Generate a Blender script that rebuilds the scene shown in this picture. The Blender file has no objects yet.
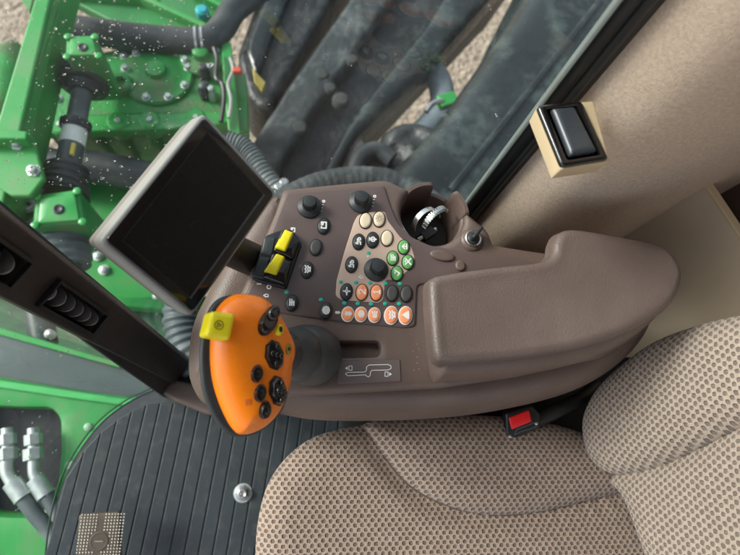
import bpy, bmesh, math, random
import numpy as np
from mathutils import Vector, Matrix
from mathutils.geometry import delaunay_2d_cdt
random.seed(7); rng = np.random.default_rng(5)
PI = math.pi
scene = bpy.context.scene
COL = scene.collection

# ------------------------------------------------------------------ camera
F = 534.0
CAM = Vector((0, 0, 1.35))
_d = Vector((288-370, -(441-277.5), -F)).normalized()
CZ = -_d
_ex = Vector((1, 0, 0)); CX = (_ex - _ex.dot(CZ)*CZ).normalized(); CY = CZ.cross(CX)
# CX, CY, CZ hold the world axes written in camera coordinates
def ray(x, y):
    v = Vector((x-370, -(y-277.5), -F)); return Vector((v.dot(CX), v.dot(CY), v.dot(CZ)))
def at(x, y, z):
    r = ray(x, y); return CAM + r*((z-CAM.z)/r.z)
def span(x, y, z, w):            # metres covered by w picture units near there
    r = ray(x, y); t = (z-CAM.z)/r.z
    return t*w
cam_d = bpy.data.cameras.new("camera"); cam = bpy.data.objects.new("camera", cam_d); COL.objects.link(cam)
cam_d.sensor_width = 36; cam_d.lens = F*36/740; cam_d.clip_start = 0.01; cam_d.clip_end = 500
M = Matrix((CX, CY, CZ)).to_4x4()     # rows = world axes in camera coords -> camera-to-world
cam.matrix_world = Matrix.Translation(CAM) @ M
scene.camera = cam
cam_d.dof.use_dof = True; cam_d.dof.focus_distance = .68; cam_d.dof.aperture_fstop = 5

# ------------------------------------------------------------------ materials
MATS = {}
def mat(name, col, rough=.5, metal=0, var=.12, vscale=20, bump=0, bscale=200, spec=.5, coat=0, dirt=None, dirtscale=6, dirtamt=.5, bdist=.001):
    if name in MATS: return MATS[name]
    m = bpy.data.materials.new(name); m.use_nodes = True; nt = m.node_tree; N = nt.nodes; L = nt.links
    b = N['Principled BSDF']; b.inputs['Metallic'].default_value = metal
    b.inputs['Specular IOR Level'].default_value = spec; b.inputs['Coat Weight'].default_value = coat
    tc = N.new('ShaderNodeTexCoord')
    n1 = N.new('ShaderNodeTexNoise'); n1.inputs['Scale'].default_value = vscale; n1.inputs['Detail'].default_value = 5
    L.new(tc.outputs['Object'], n1.inputs['Vector'])
    r = N.new('ShaderNodeValToRGB'); r.color_ramp.elements[0].position = .3; r.color_ramp.elements[1].position = .7
    r.color_ramp.elements[0].color = (*[c*(1-var) for c in col], 1); r.color_ramp.elements[1].color = (*[min(1, c*(1+var)) for c in col], 1)
    L.new(n1.outputs[0], r.inputs[0]); out = r.outputs[0]
    if dirt:
        n2 = N.new('ShaderNodeTexNoise'); n2.inputs['Scale'].default_value = dirtscale; n2.inputs['Detail'].default_value = 8; n2.inputs['Roughness'].default_value = .65
        L.new(tc.outputs['Object'], n2.inputs['Vector'])
        mr = N.new('ShaderNodeMapRange'); mr.inputs[1].default_value = .5; mr.inputs[2].default_value = .68; mr.inputs[4].default_value = dirtamt
        L.new(n2.outputs[0], mr.inputs[0])
        mx = N.new('ShaderNodeMix'); mx.data_type = 'RGBA'; mx.inputs[7].default_value = (*dirt, 1)
        L.new(mr.outputs[0], mx.inputs[0]); L.new(out, mx.inputs[6]); out = mx.outputs[2]
    L.new(out, b.inputs['Base Color'])
    n3 = N.new('ShaderNodeTexNoise'); n3.inputs['Scale'].default_value = vscale*2.3; n3.inputs['Detail'].default_value = 6
    L.new(tc.outputs['Object'], n3.inputs['Vector'])
    m3 = N.new('ShaderNodeMapRange'); m3.inputs[3].default_value = max(0, rough-.1); m3.inputs[4].default_value = min(1, rough+.12)
    L.new(n3.outputs[0], m3.inputs[0]); L.new(m3.outputs[0], b.inputs['Roughness'])
    if bump:
        n4 = N.new('ShaderNodeTexNoise'); n4.inputs['Scale'].default_value = bscale; n4.inputs['Detail'].default_value = 3
        L.new(tc.outputs['Object'], n4.inputs['Vector'])
        bp = N.new('ShaderNodeBump'); bp.inputs['Strength'].default_value = bump; bp.inputs['Distance'].default_value = bdist
        L.new(n4.outputs[0], bp.inputs['Height']); L.new(bp.outputs[0], b.inputs['Normal'])
    MATS[name] = m; return m

def weave_mat(name, light, dark, cw=.0100, ch=.0062):
    m = bpy.data.materials.new(name); m.use_nodes = True; nt = m.node_tree; N = nt.nodes; L = nt.links
    b = N['Principled BSDF']; b.inputs['Roughness'].default_value = .92; b.inputs['Specular IOR Level'].default_value = .2
    b.inputs['Sheen Weight'].default_value = .25
    def val(x, i, nd):
        if isinstance(x, (int, float)): nd.inputs[i].default_value = x
        else: L.new(x, nd.inputs[i])
    def mth(op, a, c=0, d=0):
        nd = N.new('ShaderNodeMath'); nd.operation = op; val(a, 0, nd); val(c, 1, nd); val(d, 2, nd); return nd.outputs[0]
    uv = N.new('ShaderNodeUVMap'); uv.uv_map = 'uv'
    nz = N.new('ShaderNodeTexNoise'); nz.inputs['Scale'].default_value = 130; nz.inputs['Detail'].default_value = 2
    L.new(uv.outputs[0], nz.inputs['Vector'])
    vm = N.new('ShaderNodeVectorMath'); vm.operation = 'SUBTRACT'; L.new(nz.outputs['Color'], vm.inputs[0]); vm.inputs[1].default_value = (.5, .5, .5)
    vs = N.new('ShaderNodeVectorMath'); vs.operation = 'SCALE'; L.new(vm.outputs[0], vs.inputs[0]); vs.inputs['Scale'].default_value = .0030
    va = N.new('ShaderNodeVectorMath'); va.operation = 'ADD'; L.new(uv.outputs[0], va.inputs[0]); L.new(vs.outputs[0], va.inputs[1])
    sp = N.new('ShaderNodeSeparateXYZ'); L.new(va.outputs[0], sp.inputs[0])
    v = mth('DIVIDE', sp.outputs[1], ch); row = mth('FLOOR', v)
    par = mth('MULTIPLY', mth('PINGPONG', row, 1.0), .5)
    u = mth('ADD', mth('DIVIDE', sp.outputs[0], cw), par)
    fx = mth('SUBTRACT', mth('FRACT', u), .5); fy = mth('SUBTRACT', mth('FRACT', v), .5)
    d = mth('ADD', mth('POWER', mth('ABSOLUTE', mth('DIVIDE', fx, .25)), 3), mth('POWER', mth('ABSOLUTE', mth('DIVIDE', fy, .36)), 3))
    mr = N.new('ShaderNodeMapRange'); mr.interpolation_type = 'SMOOTHSTEP'; mr.inputs[1].default_value = .15; mr.inputs[2].default_value = 1.9
    L.new(d, mr.inputs[0])
    th = N.new('ShaderNodeTexNoise'); th.inputs['Scale'].default_value = 900; th.inputs['Detail'].default_value = 2
    L.new(uv.outputs[0], th.inputs['Vector'])
    cell = N.new('ShaderNodeTexWhiteNoise'); cell.noise_dimensions = '2D'
    cb = N.new('ShaderNodeCombineXYZ'); L.new(mth('FLOOR', u), cb.inputs[0]); L.new(row, cb.inputs[1]); L.new(cb.outputs[0], cell.inputs['Vector'])
    wv = mth('SINE', mth('ADD', mth('MULTIPLY', v, 18.8), mth('MULTIPLY', th.outputs[0], 5)))
    k = mth('MULTIPLY', mr.outputs[0], mth('ADD', mth('ADD', .68, mth('MULTIPLY', wv, .10)), mth('MULTIPLY', th.outputs[0], .45)))
    k2 = mth('ADD', k, mth('MULTIPLY', mth('SUBTRACT', cell.outputs[0], .5), .22))
    mx = N.new('ShaderNodeMix'); mx.data_type = 'RGBA'; mx.inputs[6].default_value = (*dark, 1); mx.inputs[7].default_value = (*light, 1)
    L.new(k2, mx.inputs[0]); L.new(mx.outputs[2], b.inputs['Base Color'])
    hb = mth('ADD', mr.outputs[0], mth('MULTIPLY', th.outputs[0], .25))
    bp = N.new('ShaderNodeBump'); bp.inputs['Strength'].default_value = 1; bp.inputs['Distance'].default_value = .0030
    L.new(hb, bp.inputs['Height']); L.new(bp.outputs[0], b.inputs['Normal'])
    MATS[name] = m; return m

brown = mat('brown_plastic', (.122, .084, .070), .40, var=.07, bump=.5, bscale=520, bdist=.0008, dirt=(.16, .125, .11), dirtscale=11, dirtamt=.25)
brown_arm = mat('armrest_vinyl', (.125, .091, .080), .38, var=.08, vscale=9, bump=.7, bscale=480, bdist=.0009, dirt=(.17, .135, .12), dirtscale=9, dirtamt=.3)
brown_dk = mat('dark_brown_plastic', (.020, .014, .011), .45, var=.08, bump=.2, bscale=800, bdist=.0006)
panelm = mat('panel_plastic', (.105, .073, .068), .38, var=.05, bump=.15, bscale=1100, bdist=.0004)
cream = mat('cream_plastic', (.52, .38, .30), .5, var=.03)
cream_btn = mat('cream_rubber', (.68, .56, .40), .5, var=.04)
dk = mat('charcoal_rubber', (.022, .026, .028), .45, var=.1)
btn_grey = mat('grey_rubber', (.055, .052, .050), .5, var=.08)
green_btn = mat('green_rubber', (.12, .36, .10), .45, var=.06)
orange_btn = mat('orange_rubber', (.88, .30, .13), .5, var=.05)
white = mat('white_print', (.80, .78, .74), .6, var=.02)
teal = mat('teal_lens', (.02, .42, .30), .35, var=.02)
black = mat('black_plastic', (.008, .008, .009), .35, var=.1, vscale=40)
black_gl = mat('glossy_black', (.006, .006, .006), .12, var=.1, coat=.4)
yellow = mat('yellow_plastic', (.85, .72, .01), .35, var=.03)
orange = mat('orange_shell', (.90, .215, .008), .27, var=.05, vscale=30, coat=.15, bump=.15, bscale=600, bdist=.0004, dirt=(.72, .15, .008), dirtscale=26, dirtamt=.45)
fabric = mat('beige_carpet', (.55, .44, .345), .95, var=.14, vscale=260, bump=.8, bscale=800, spec=.1, bdist=.0014)
beige = mat('beige_panel', (.50, .41, .30), .6, var=.04, vscale=12, bump=.15, bscale=800, bdist=.0005)
beige_trim = mat('tan_plastic', (.52, .41, .26), .5, var=.04, vscale=60, bump=.1, bscale=900, bdist=.0004)
chrome = mat('steel', (.62, .62, .60), .25, metal=1, var=.1, vscale=80)
zinc = mat('zinc_plate', (.45, .50, .48), .45, metal=.7, var=.15, vscale=60)
matm = mat('rubber_mat', (.030, .038, .043), .45, var=.18, vscale=9, bump=.5, bscale=300, dirt=(.10, .098, .09), dirtscale=34, dirtamt=.35, bdist=.0008)
seal = mat('seal_rubber', (.010, .012, .013), .4, var=.15)
silver = mat('silver_bezel', (.30, .29, .275), .42, var=.03, vscale=30)
taupe = mat('taupe_housing', (.20, .178, .165), .5, var=.04, vscale=30)
screen_m = mat('screen_glass', (.008, .0085, .0085), .25, var=.05, spec=.3)
GREEN = (.017, .285, .048)
grn = mat('green_paint', GREEN, .38, var=.14, vscale=7, bump=.15, bscale=60, dirt=(.16, .17, .10), dirtscale=7, dirtamt=.5, coat=.2)
grn_cast = mat('green_cast_paint', (.016, .25, .046), .45, var=.25, vscale=14, bump=.6, bscale=90, dirt=(.15, .12, .08), dirtscale=6, dirtamt=.9, bdist=.003)
rub = mat('hose_rubber', (.024, .030, .033), .42, var=.25, vscale=16, bump=.3, bscale=120, dirt=(.12, .12, .11), dirtscale=12, dirtamt=.35)
rub_lt = mat('weathered_rubber', (.075, .095, .10), .5, var=.3, vscale=9, bump=.4, bscale=70, dirt=(.20, .21, .20), dirtscale=8, dirtamt=.5)
slate = mat('dark_slate', (.014, .020, .021), .25, var=.4, vscale=6, bump=.4, bscale=25, dirt=(.09, .12, .11), dirtscale=7, dirtamt=.6, bdist=.004)  # dark tone with pale mottling, used for the window reflection and tyre ridges
greyplate = mat('grey_plate', (.050, .078, .075), .42, var=.15, vscale=6, bump=.2, bscale=90, dirt=(.07, .09, .10), dirtscale=4, dirtamt=.6)
red = mat('red_plastic', (.75, .012, .015), .3, var=.03)
soil = mat('soil', (.38, .305, .235), .95, var=.35, vscale=14, bump=1, bscale=22, dirt=(.24, .17, .12), dirtscale=3, dirtamt=.7, bdist=.05)
brass = mat('olive_brass', (.30, .24, .05), .4, metal=.3, var=.2)
weave = weave_mat('seat_weave', (.365, .275, .220), (.135, .094, .072))
weave_b = weave_mat('backrest_weave', (.395, .320, .258), (.165, .124, .098), .0100, .0062)

gm = bpy.data.materials.new('window_glass'); gm.use_nodes = True
N = gm.node_tree.nodes; L = gm.node_tree.links; N.clear()
o_ = N.new('ShaderNodeOutputMaterial'); tr = N.new('ShaderNodeBsdfTransparent'); tr.inputs[0].default_value = (.90, .96, .94, 1)
gl = N.new('ShaderNodeBsdfGlossy'); gl.inputs['Roughness'].default_value = .02
df = N.new('ShaderNodeBsdfDiffuse'); df.inputs[0].default_value = (.75, .85, .82, 1)
lw = N.new('ShaderNodeLayerWeight'); lw.inputs[0].default_value = .5
pw_ = N.new('ShaderNodeMath'); pw_.operation = 'POWER'; L.new(lw.outputs['Facing'], pw_.inputs[0]); pw_.inputs[1].default_value = 5
fr = N.new('ShaderNodeMath'); fr.operation = 'MULTIPLY_ADD'; L.new(pw_.outputs[0], fr.inputs[0]); fr.inputs[1].default_value = .85; fr.inputs[2].default_value = .05
m1 = N.new('ShaderNodeMixShader'); L.new(fr.outputs[0], m1.inputs[0]); L.new(tr.outputs[0], m1.inputs[1]); L.new(gl.outputs[0], m1.inputs[2])
tcg = N.new('ShaderNodeTexCoord'); ng = N.new('ShaderNodeTexNoise'); ng.inputs['Scale'].default_value = 5; ng.inputs['Detail'].default_value = 6
L.new(tcg.outputs['Object'], ng.inputs['Vector']); mg = N.new('ShaderNodeMapRange'); mg.inputs[1].default_value = .35; mg.inputs[2].default_value = .75; mg.inputs[3].default_value = .02; mg.inputs[4].default_value = .085
L.new(ng.outputs[0], mg.inputs[0])
m2 = N.new('ShaderNodeMixShader'); L.new(mg.outputs[0], m2.inputs[0]); L.new(m1.outputs[0], m2.inputs[1]); L.new(df.outputs[0], m2.inputs[2]); L.new(m2.outputs[0], o_.inputs[0])  # patchy pale diffuse mixed in, a painted haze over the outside view
dm = bpy.data.materials.new('water_drop'); dm.use_nodes = True
b_ = dm.node_tree.nodes['Principled BSDF']; b_.inputs['Transmission Weight'].default_value = 1; b_.inputs['IOR'].default_value = 1.33; b_.inputs['Roughness'].default_value = .0

# ------------------------------------------------------------------ building helpers
class MB:
    def __init__(s): s.v = []; s.f = []; s.uv = None
    def add(s, vs, fs):
        o = len(s.v); s.v += [Vector(v) for v in vs]; s.f += [tuple(i+o for i in f) for f in fs]; return s
    def box(s, c, size, R=None):
        c = Vector(c); hx, hy, hz = [q/2 for q in size]; R = R or Matrix.Identity(3)
        vs = [c + R @ Vector((x, y, z)) for x in (-hx, hx) for y in (-hy, hy) for z in (-hz, hz)]
        return s.add(vs, [(0, 1, 3, 2), (4, 6, 7, 5), (0, 4, 5, 1), (2, 3, 7, 6), (0, 2, 6, 4), (1, 5, 7, 3)])
    def prism(s, pts, down):          # pts: world points of the top face; down: vector
        n = len(pts); pts = [Vector(p) for p in pts]; d = Vector(down)
        return s.add(pts+[p+d for p in pts], [tuple(range(n)), tuple(range(2*n-1, n-1, -1))]+[(i, i+n, (i+1) % n+n, (i+1) % n) for i in range(n)])
    def tube(s, path, rad, seg=18, ribs=None):
        path = [Vector(p) for p in path]; n = len(path)
        if not hasattr(rad, '__len__'): rad = [rad]*n
        ref = None; rings = []
        for i in range(n):
            t = (path[min(i+1, n-1)]-path[max(i-1, 0)]).normalized()
            if ref is None:
                ref = Vector((0, 0, 1)) if abs(t.z) < .9 else Vector((1, 0, 0))
            u = (ref-ref.dot(t)*t).normalized(); ref = u; w = t.cross(u)
            rings.append([path[i]+(u*math.cos(a)+w*math.sin(a))*rad[i] for a in [2*PI*k/seg for k in range(seg)]])
        vs = [v for r in rings for v in r]; fs = []
        for i in range(n-1):
            for k in range(seg):
                a = i*seg+k; b = i*seg+(k+1) % seg; fs.append((a, b, b+seg, a+seg))
        fs.append(tuple(range(seg-1, -1, -1))); fs.append(tuple(range((n-1)*seg, n*seg)))
        return s.add(vs, fs)
    def lathe(s, c, prof, axis=(0, 0, 1), sx=1, sy=1, seg=32, rot=0, u=None):   # prof: (r, h) from bottom to top
        ax = Vector(axis).normalized()
        if u is None: u = Vector((1, 0, 0))
        u = Vector(u); u = (u-u.dot(ax)*ax).normalized(); w = ax.cross(u); c = Vector(c); vs = []; fs = []
        cr, sr = math.cos(rot), math.sin(rot); u, w = u*cr+w*sr, w*cr-u*sr
        for r, h in prof:
            for k in range(seg):
                a = 2*PI*k/seg; vs.append(c+u*(r*sx*math.cos(a))+w*(r*sy*math.sin(a))+ax*h)
        n = len(prof)
        for i in range(n-1):
            for k in range(seg):
                a = i*seg+k; b = i*seg+(k+1) % seg; fs.append((a, b, b+seg, a+seg))
        fs.append(tuple(range(seg-1, -1, -1))); fs.append(tuple(range((n-1)*seg, n*seg)))
        return s.add(vs, fs)
    def build(s, name, m, parent=None, smooth=True, bevel=0, seg=2, angle=40):
        loc = Vector((0, 0, 0))
        if s.v:
            loc = sum(s.v, Vector())/len(s.v)
        off = wloc(parent)
        me = bpy.data.meshes.new(name); me.from_pydata([v-loc for v in s.v], [], s.f)
        bm = bmesh.new(); bm.from_mesh(me); bmesh.ops.recalc_face_normals(bm, faces=bm.faces); bm.to_mesh(me); bm.free()
        if s.uv is not None:
            lay = me.uv_layers.new(name='uv')
            for lp in me.loops: lay.data[lp.index].uv = s.uv[lp.vertex_index]
        me.materials.append(m)
        o = bpy.data.objects.new(name, me); COL.objects.link(o); o.parent = parent; o.location = loc-off
        o['_w'] = tuple(loc)
        if bevel:
            b = o.modifiers.new('bevel', 'BEVEL'); b.width = bevel; b.segments = seg; b.limit_method = 'ANGLE'; b.angle_limit = math.radians(30)
            b.harden_normals = False
        if smooth:
            me.shade_smooth()
            if angle: me.set_sharp_from_angle(angle=math.radians(angle))
        return o
def wloc(p):
    return Vector(p['_w']) if p is not None else Vector((0, 0, 0))
def tag(o, label=None, cat=None, group=None, kind=None):
    if label: o['label'] = label
    if cat: o['category'] = cat
    if group: o['group'] = group
    if kind: o['kind'] = kind
    return o
def thing(name, loc, label, cat, group=None):
    o = bpy.data.objects.new(name, None); COL.objects.link(o); o.location = loc; o['_w'] = tuple(loc); o.empty_display_size = .05
    return tag(o, label, cat, group)

class Plane:
    def __init__(s, o, n, u=(1, 0, 0)):
        s.o = Vector(o); s.n = Vector(n).normalized(); u = Vector(u); s.u = (u-u.dot(s.n)*s.n).normalized(); s.v = s.n.cross(s.u)
    def hit(s, x, y):
        r = ray(x, y); t = (s.o-CAM).dot(s.n)/r.dot(s.n); return CAM+r*t
    def uv(s, x, y):
        p = s.hit(x, y)-s.o; return (p.dot(s.u), p.dot(s.v))
    def w(s, u, v, h=0): return s.o+s.u*u+s.v*v+s.n*h
def flat(z): return Plane((0, 0, z), (0, 0, 1))

def catmull(pts, per=8, closed=True):
    pts = [Vector(p) for p in pts]; n = len(pts); out = []
    rngi = range(n) if closed else range(n-1)
    for i in rngi:
        g = lambda k: pts[k % n] if closed else pts[max(0, min(n-1, k))]
        p0, p1, p2, p3 = g(i-1), g(i), g(i+1), g(i+2)
        for k in range(per):
            t = k/per
            out.append(.5*((2*p1)+(p2-p0)*t+(2*p0-5*p1+4*p2-p3)*t*t+(3*p1-p0-3*p2+p3)*t**3))
    if not closed: out.append(pts[-1])
    return out
def roundpoly(pts, r, seg=6):
    pts = [Vector(p) for p in pts]; n = len(pts); out = []
    for i in range(n):
        p = pts[i]; a = pts[i-1]-p; b = pts[(i+1) % n]-p
        rr = min(r, a.length*.45, b.length*.45); A = p+a.normalized()*rr; B = p+b.normalized()*rr
        for k in range(seg+1):
            t = k/seg; out.append(A*(1-t)**2+p*2*t*(1-t)+B*t*t)
    return out
def resample(pts, step):
    out = []; n = len(pts)
    for i in range(n):
        a, b = pts[i], pts[(i+1) % n]; l = (b-a).length; k = max(1, int(l/step))
        for j in range(k): out.append(a.lerp(b, j/k))
    return out
def segdist(P, poly):
    A = np.array([tuple(p) for p in poly]); B = np.roll(A, -1, 0); AB = B-A; l2 = (AB**2).sum(1)+1e-18
    res = np.empty(len(P))
    for s in range(0, len(P), 4000):
        Q = P[s:s+4000]; t = np.clip(((Q[:, None]-A)*AB).sum(2)/l2, 0, 1); C = A+t[..., None]*AB
        res[s:s+4000] = np.sqrt(((Q[:, None]-C)**2).sum(2)).min(1)
    return res
def inside(P, poly):
    A = np.array([tuple(p) for p in poly]); B = np.roll(A, -1, 0); r = np.zeros(len(P), bool)
    for a, b in zip(A, B):
        c = ((a[1] > P[:, 1]) != (b[1] > P[:, 1])); x = (b[0]-a[0])*(P[:, 1]-a[1])/((b[1]-a[1])+1e-18)+a[0]
        r ^= c & (P[:, 0] < x)
    return r
def puffy(pl, outline, r, H, depth, grid=.01, step=.006, holes=(), rh=.003, Hh=.003, hole_depth=.03, extra=None, inset=0, rings=6):
    """solid with a rounded top edge: outline in plane coordinates, raised by H over the width r, walls down by depth"""
    out = resample([Vector(p) for p in outline], step)
    A = np.array([tuple(p) for p in out])
    area = .5*np.sum(A[:, 0]*np.roll(A[:, 1], -1)-np.roll(A[:, 0], -1)*A[:, 1])
    if area < 0: out = out[::-1]; A = A[::-1].copy()
    T = np.roll(A, -1, 0)-np.roll(A, 1, 0); T /= np.linalg.norm(T, axis=1)[:, None]+1e-12; Nn = np.stack([-T[:, 1], T[:, 0]], 1)
    hs = [resample([Vector(p) for p in h], min(step, .004)) for h in holes]
    cand = []
    for k in range(1, rings+1):
        d = r*(1-math.cos(PI/2*k/rings)); Q = A+Nn*d
        ok = (segdist(Q, out) > d*.97) & inside(Q, out); cand.append(Q[ok])
    mn, mx = A.min(0), A.max(0)
    gx, gy = np.meshgrid(np.arange(mn[0]+grid/2, mx[0], grid), np.arange(mn[1]+grid/2, mx[1], grid)); G = np.stack([gx.ravel(), gy.ravel()], 1)
    G = G[inside(G, out)]
    if len(G): G = G[segdist(G, out) > r*1.02+grid*.3]; cand.append(G)
    for h in hs:
        HA = np.array([tuple(p) for p in h]); ar = .5*np.sum(HA[:, 0]*np.roll(HA[:, 1], -1)-np.roll(HA[:, 0], -1)*HA[:, 1])
        Th = np.roll(HA, -1, 0)-np.roll(HA, 1, 0); Th /= np.linalg.norm(Th, axis=1)[:, None]+1e-12; Nh = np.stack([Th[:, 1], -Th[:, 0]], 1)*(1 if ar > 0 else -1)
        for q in (.3, 1): cand.append(HA+Nh*rh*q)
    Q = np.concatenate(cand) if cand else np.zeros((0, 2))
    for h in hs:
        if len(Q): Q = Q[~inside(Q, h)]
        if len(Q): Q = Q[segdist(Q, h) > rh*.25]
    allv = [Vector((float(a), float(b))) for a, b in A]; n = len(allv); edges = [(i, (i+1) % n) for i in range(n)]; hr = []
    for h in hs:
        o = len(allv); allv += [Vector((p[0], p[1])) for p in h]; edges += [(o+i, o+(i+1) % len(h)) for i in range(len(h))]; hr.append((o, len(h)))
    allv += [Vector((float(a), float(b))) for a, b in Q]
    V, E, Fc, ov, _, _ = delaunay_2d_cdt(allv, edges, [], 1, 1e-7)
    VP = np.array([tuple(v) for v in V]); tri = np.array([tuple(f) for f in Fc if len(f) == 3]); cen = VP[tri].mean(1)
    keep = inside(cen, out)
    for h in hs: keep &= ~inside(cen, h)
    tri = tri[keep]
    def hfun(Pq):
        d = segdist(Pq, out); q = np.clip(d/r, 0, 1); z = H*np.sqrt(np.clip(1-(1-q)**2, 0, 1))
        for h in hs:
            dh = segdist(Pq, h); qh = np.clip(dh/rh, 0, 1); z = z-Hh*(1-np.sqrt(np.clip(1-(1-qh)**2, 0, 1)))
        if extra is not None: z = z+np.array([extra(a, b) for a, b in Pq])*q
        return z
    z = hfun(VP)
    b = MB(); b.v = [pl.w(p[0], p[1], h) for p, h in zip(VP, z)]; b.f = [tuple(int(i) for i in t) for t in tri]; uvs = [tuple(p) for p in VP]
    # map original -> output vertices
    omap = {}
    for i, lst in enumerate(ov):
        for k in lst: omap[k] = i
    bot = []
    for i in range(n):
        q = A[i]+Nn[i]*inset; b.v.append(pl.w(q[0], q[1], -depth)); bot.append(len(b.v)-1); uvs.append((A[i][0], A[i][1]-depth))
    for i in range(n):
        j = (i+1) % n; b.f.append((omap[i], bot[i], bot[j], omap[j]))
    b.f.append(tuple(bot))
    for (o, k) in hr:
        hb = []
        for i in range(k): b.v.append(pl.w(allv[o+i][0], allv[o+i][1], -hole_depth)); hb.append(len(b.v)-1); uvs.append((0, 0))
        for i in range(k): b.f.append((omap[o+i], hb[i], hb[(i+1) % k], omap[o+(i+1) % k]))
        b.f.append(tuple(hb))
    b.uv = uvs; b.hfun = hfun; b.pl = pl
    return b
def surf(b, x, y):       # point and normal on a puffy surface straight along the view of picture position x,y (iterated)
    pl = b.pl; u, v = pl.uv(x, y)
    for _ in range(6):
        h = float(b.hfun(np.array([[u, v]]))[0]); q = Plane(pl.w(0, 0, h), pl.n, pl.u); u, v = q.uv(x, y)
    e = .002; hh = b.hfun(np.array([[u+e, v], [u-e, v], [u, v+e], [u, v-e]]))
    nrm = (pl.n - pl.u*((hh[0]-hh[1])/(2*e)) - pl.v*((hh[2]-hh[3])/(2*e))).normalized()
    return pl.w(u, v, float(b.hfun(np.array([[u, v]]))[0])), nrm
def tr2(pl, pts): return [Vector(pl.uv(*p)) for p in pts]

def grow(poly, d):
    c = sum(poly, Vector((0, 0)))/len(poly)
    return [p+(p-c).normalized()*d for p in poly]

# icons: strokes in a unit square, u = reading direction, v = up of the glyph
def circ(cx, cy, r, n=12, a0=0, a1=2*PI): return [(cx+r*math.cos(a0+(a1-a0)*k/n), cy+r*math.sin(a0+(a1-a0)*k/n)) for k in range(n+1)]
GL = {
 '1': [[(-.25, .5), (.05, .8), (.05, -.8)], [(-.35, -.8), (.45, -.8)]],
 '2': [[(-.5, .5), (-.3, .75), (.1, .85), (.45, .6), (.45, .25), (-.5, -.8), (.55, -.8)]],
 'box': [[(-.7, -.6), (.7, -.6), (.7, .6), (-.7, .6), (-.7, -.6)], [(-.2, .6), (.1, .2), (.7, .2)]],
 'fan': [circ(0, 0, .3), [(0, .3), (0, .85)], [(0, -.3), (0, -.85)], [(.3, 0), (.85, 0)], [(-.3, 0), (-.85, 0)]],
 'gear': [circ(0, 0, .45), circ(0, 0, .85, 8), [(-.3, -.3), (.3, .3)]],
 'wave': [[(-.8, .5), (-.4, .2), (0, .5), (.4, .2), (.8, .5)], [(-.8, -.1), (-.4, -.4), (0, -.1), (.4, -.4), (.8, -.1)], [(-.5, -.75), (.5, -.75)]],
 'reel': [circ(-.2, .2, .5), [(.3, .1), (.8, -.5)], [(-.7, -.5), (-.5, -.7)], [(-.2, -.55), (0, -.75)], [(.3, -.6), (.4, -.8)]],
 'phi': [circ(0, 0, .5), [(0, .85), (0, -.85)], [(-.3, .85), (.3, .85)]],
 'head': [[(-.8, -.4), (-.2, -.4), (-.2, .4), (.5, .4)], circ(.5, -.1, .3), [(-.7, .2), (-.4, .5)], [(-.7, .6), (-.4, .8)]],
 'cross': [[(-.7, -.7), (.7, .7)], [(-.7, .7), (.7, -.7)], [(-.2, .7), (.2, .7)]],
 'tick': [[(-.6, -.1), (-.1, -.6), (.6, .6)], [(-.2, .6), (.2, .6)]],
 'up': [[(-.6, -.2), (0, .5), (.6, -.2)], [(0, .5), (0, -.8)], [(-.6, -.7), (.6, -.7)]],
 'lines': [[(-.7, .5), (.7, .5)], [(-.7, 0), (.7, 0)], [(-.7, -.5), (.3, -.5)], [(0, .5), (0, -.5)]],
 'lamp': [circ(-.2, 0, .45, 10, PI/2, 3*PI/2), [(-.2, .45), (-.2, -.45)], [(.1, .4), (.7, .6)], [(.1, 0), (.8, 0)], [(.1, -.4), (.7, -.6)]],
 'beacon': [[(-.6, -.6), (.6, -.6)], [(-.4, -.6), (-.4, .1), (-.2, .5), (.2, .5), (.4, .1), (.4, -.6)], [(0, .6), (0, .9)]],
 'ring': [circ(0, 0, .65), circ(0, 0, .25, 8)],
 'tri': [[(-.7, -.6), (.7, -.6), (0, .7), (-.7, -.6)], [(-.25, -.3), (.25, -.3), (0, .2), (-.25, -.3)]],
 'o': [circ(0, 0, .7)], 'dash': [[(0, -.7), (0, .7)]],
 'sun': [circ(0, 0, .35)]+[[(.55*math.cos(a), .55*math.sin(a)), (.9*math.cos(a), .9*math.sin(a))] for a in [k*PI/4 for k in range(8)]],
 'play': [circ(0, 0, .85), [(-.3, -.4), (.45, 0), (-.3, .4), (-.3, -.4)]],
 'lampup': [[(-.4, -.7), (.4, -.7)], [(-.3, -.7), (-.45, 0), (0, .7), (.45, 0), (.3, -.7)]],
 'grain': [[(0, -.9), (0, .8)], [(-.4, .6), (0, .2), (.4, .6)], [(-.4, .1), (0, -.3), (.4, .1)], [(-.4, -.4), (0, -.8), (.4, -.4)]],
}
def icon(name, c, n, size, m, parent, up=(-1, 0, 0), wd=.165, nm='icon', label=None, sy=1, sx=1):
    n = Vector(n).normalized(); v = Vector(up); v = (v-v.dot(n)*n).normalized(); u = v.cross(n)
    b = MB(); c = Vector(c); w = wd*size
    for li, line in enumerate(GL[name]):
        P = [c+u*(x*size*sx)+v*(y*size*sy) for x, y in line]
        for k in range(len(P)-1):
            a, e = P[k], P[k+1]; t = (e-a).normalized(); s = t.cross(n)*w; h = n*(.00035+.00003*((li*7+k) % 5)); a = a-t*w*.6; e = e+t*w*.6
            b.add([a-s-n*.0003, a+s-n*.0003, e+s-n*.0003, e-s-n*.0003, a-s+h, a+s+h, e+s+h, e-s+h], [(0, 3, 2, 1), (4, 5, 6, 7), (0, 1, 5, 4), (1, 2, 6, 5), (2, 3, 7, 6), (3, 0, 4, 7)])
    o = b.build(nm, m, parent, smooth=False)
    if label: o['label'] = label
    return o
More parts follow.
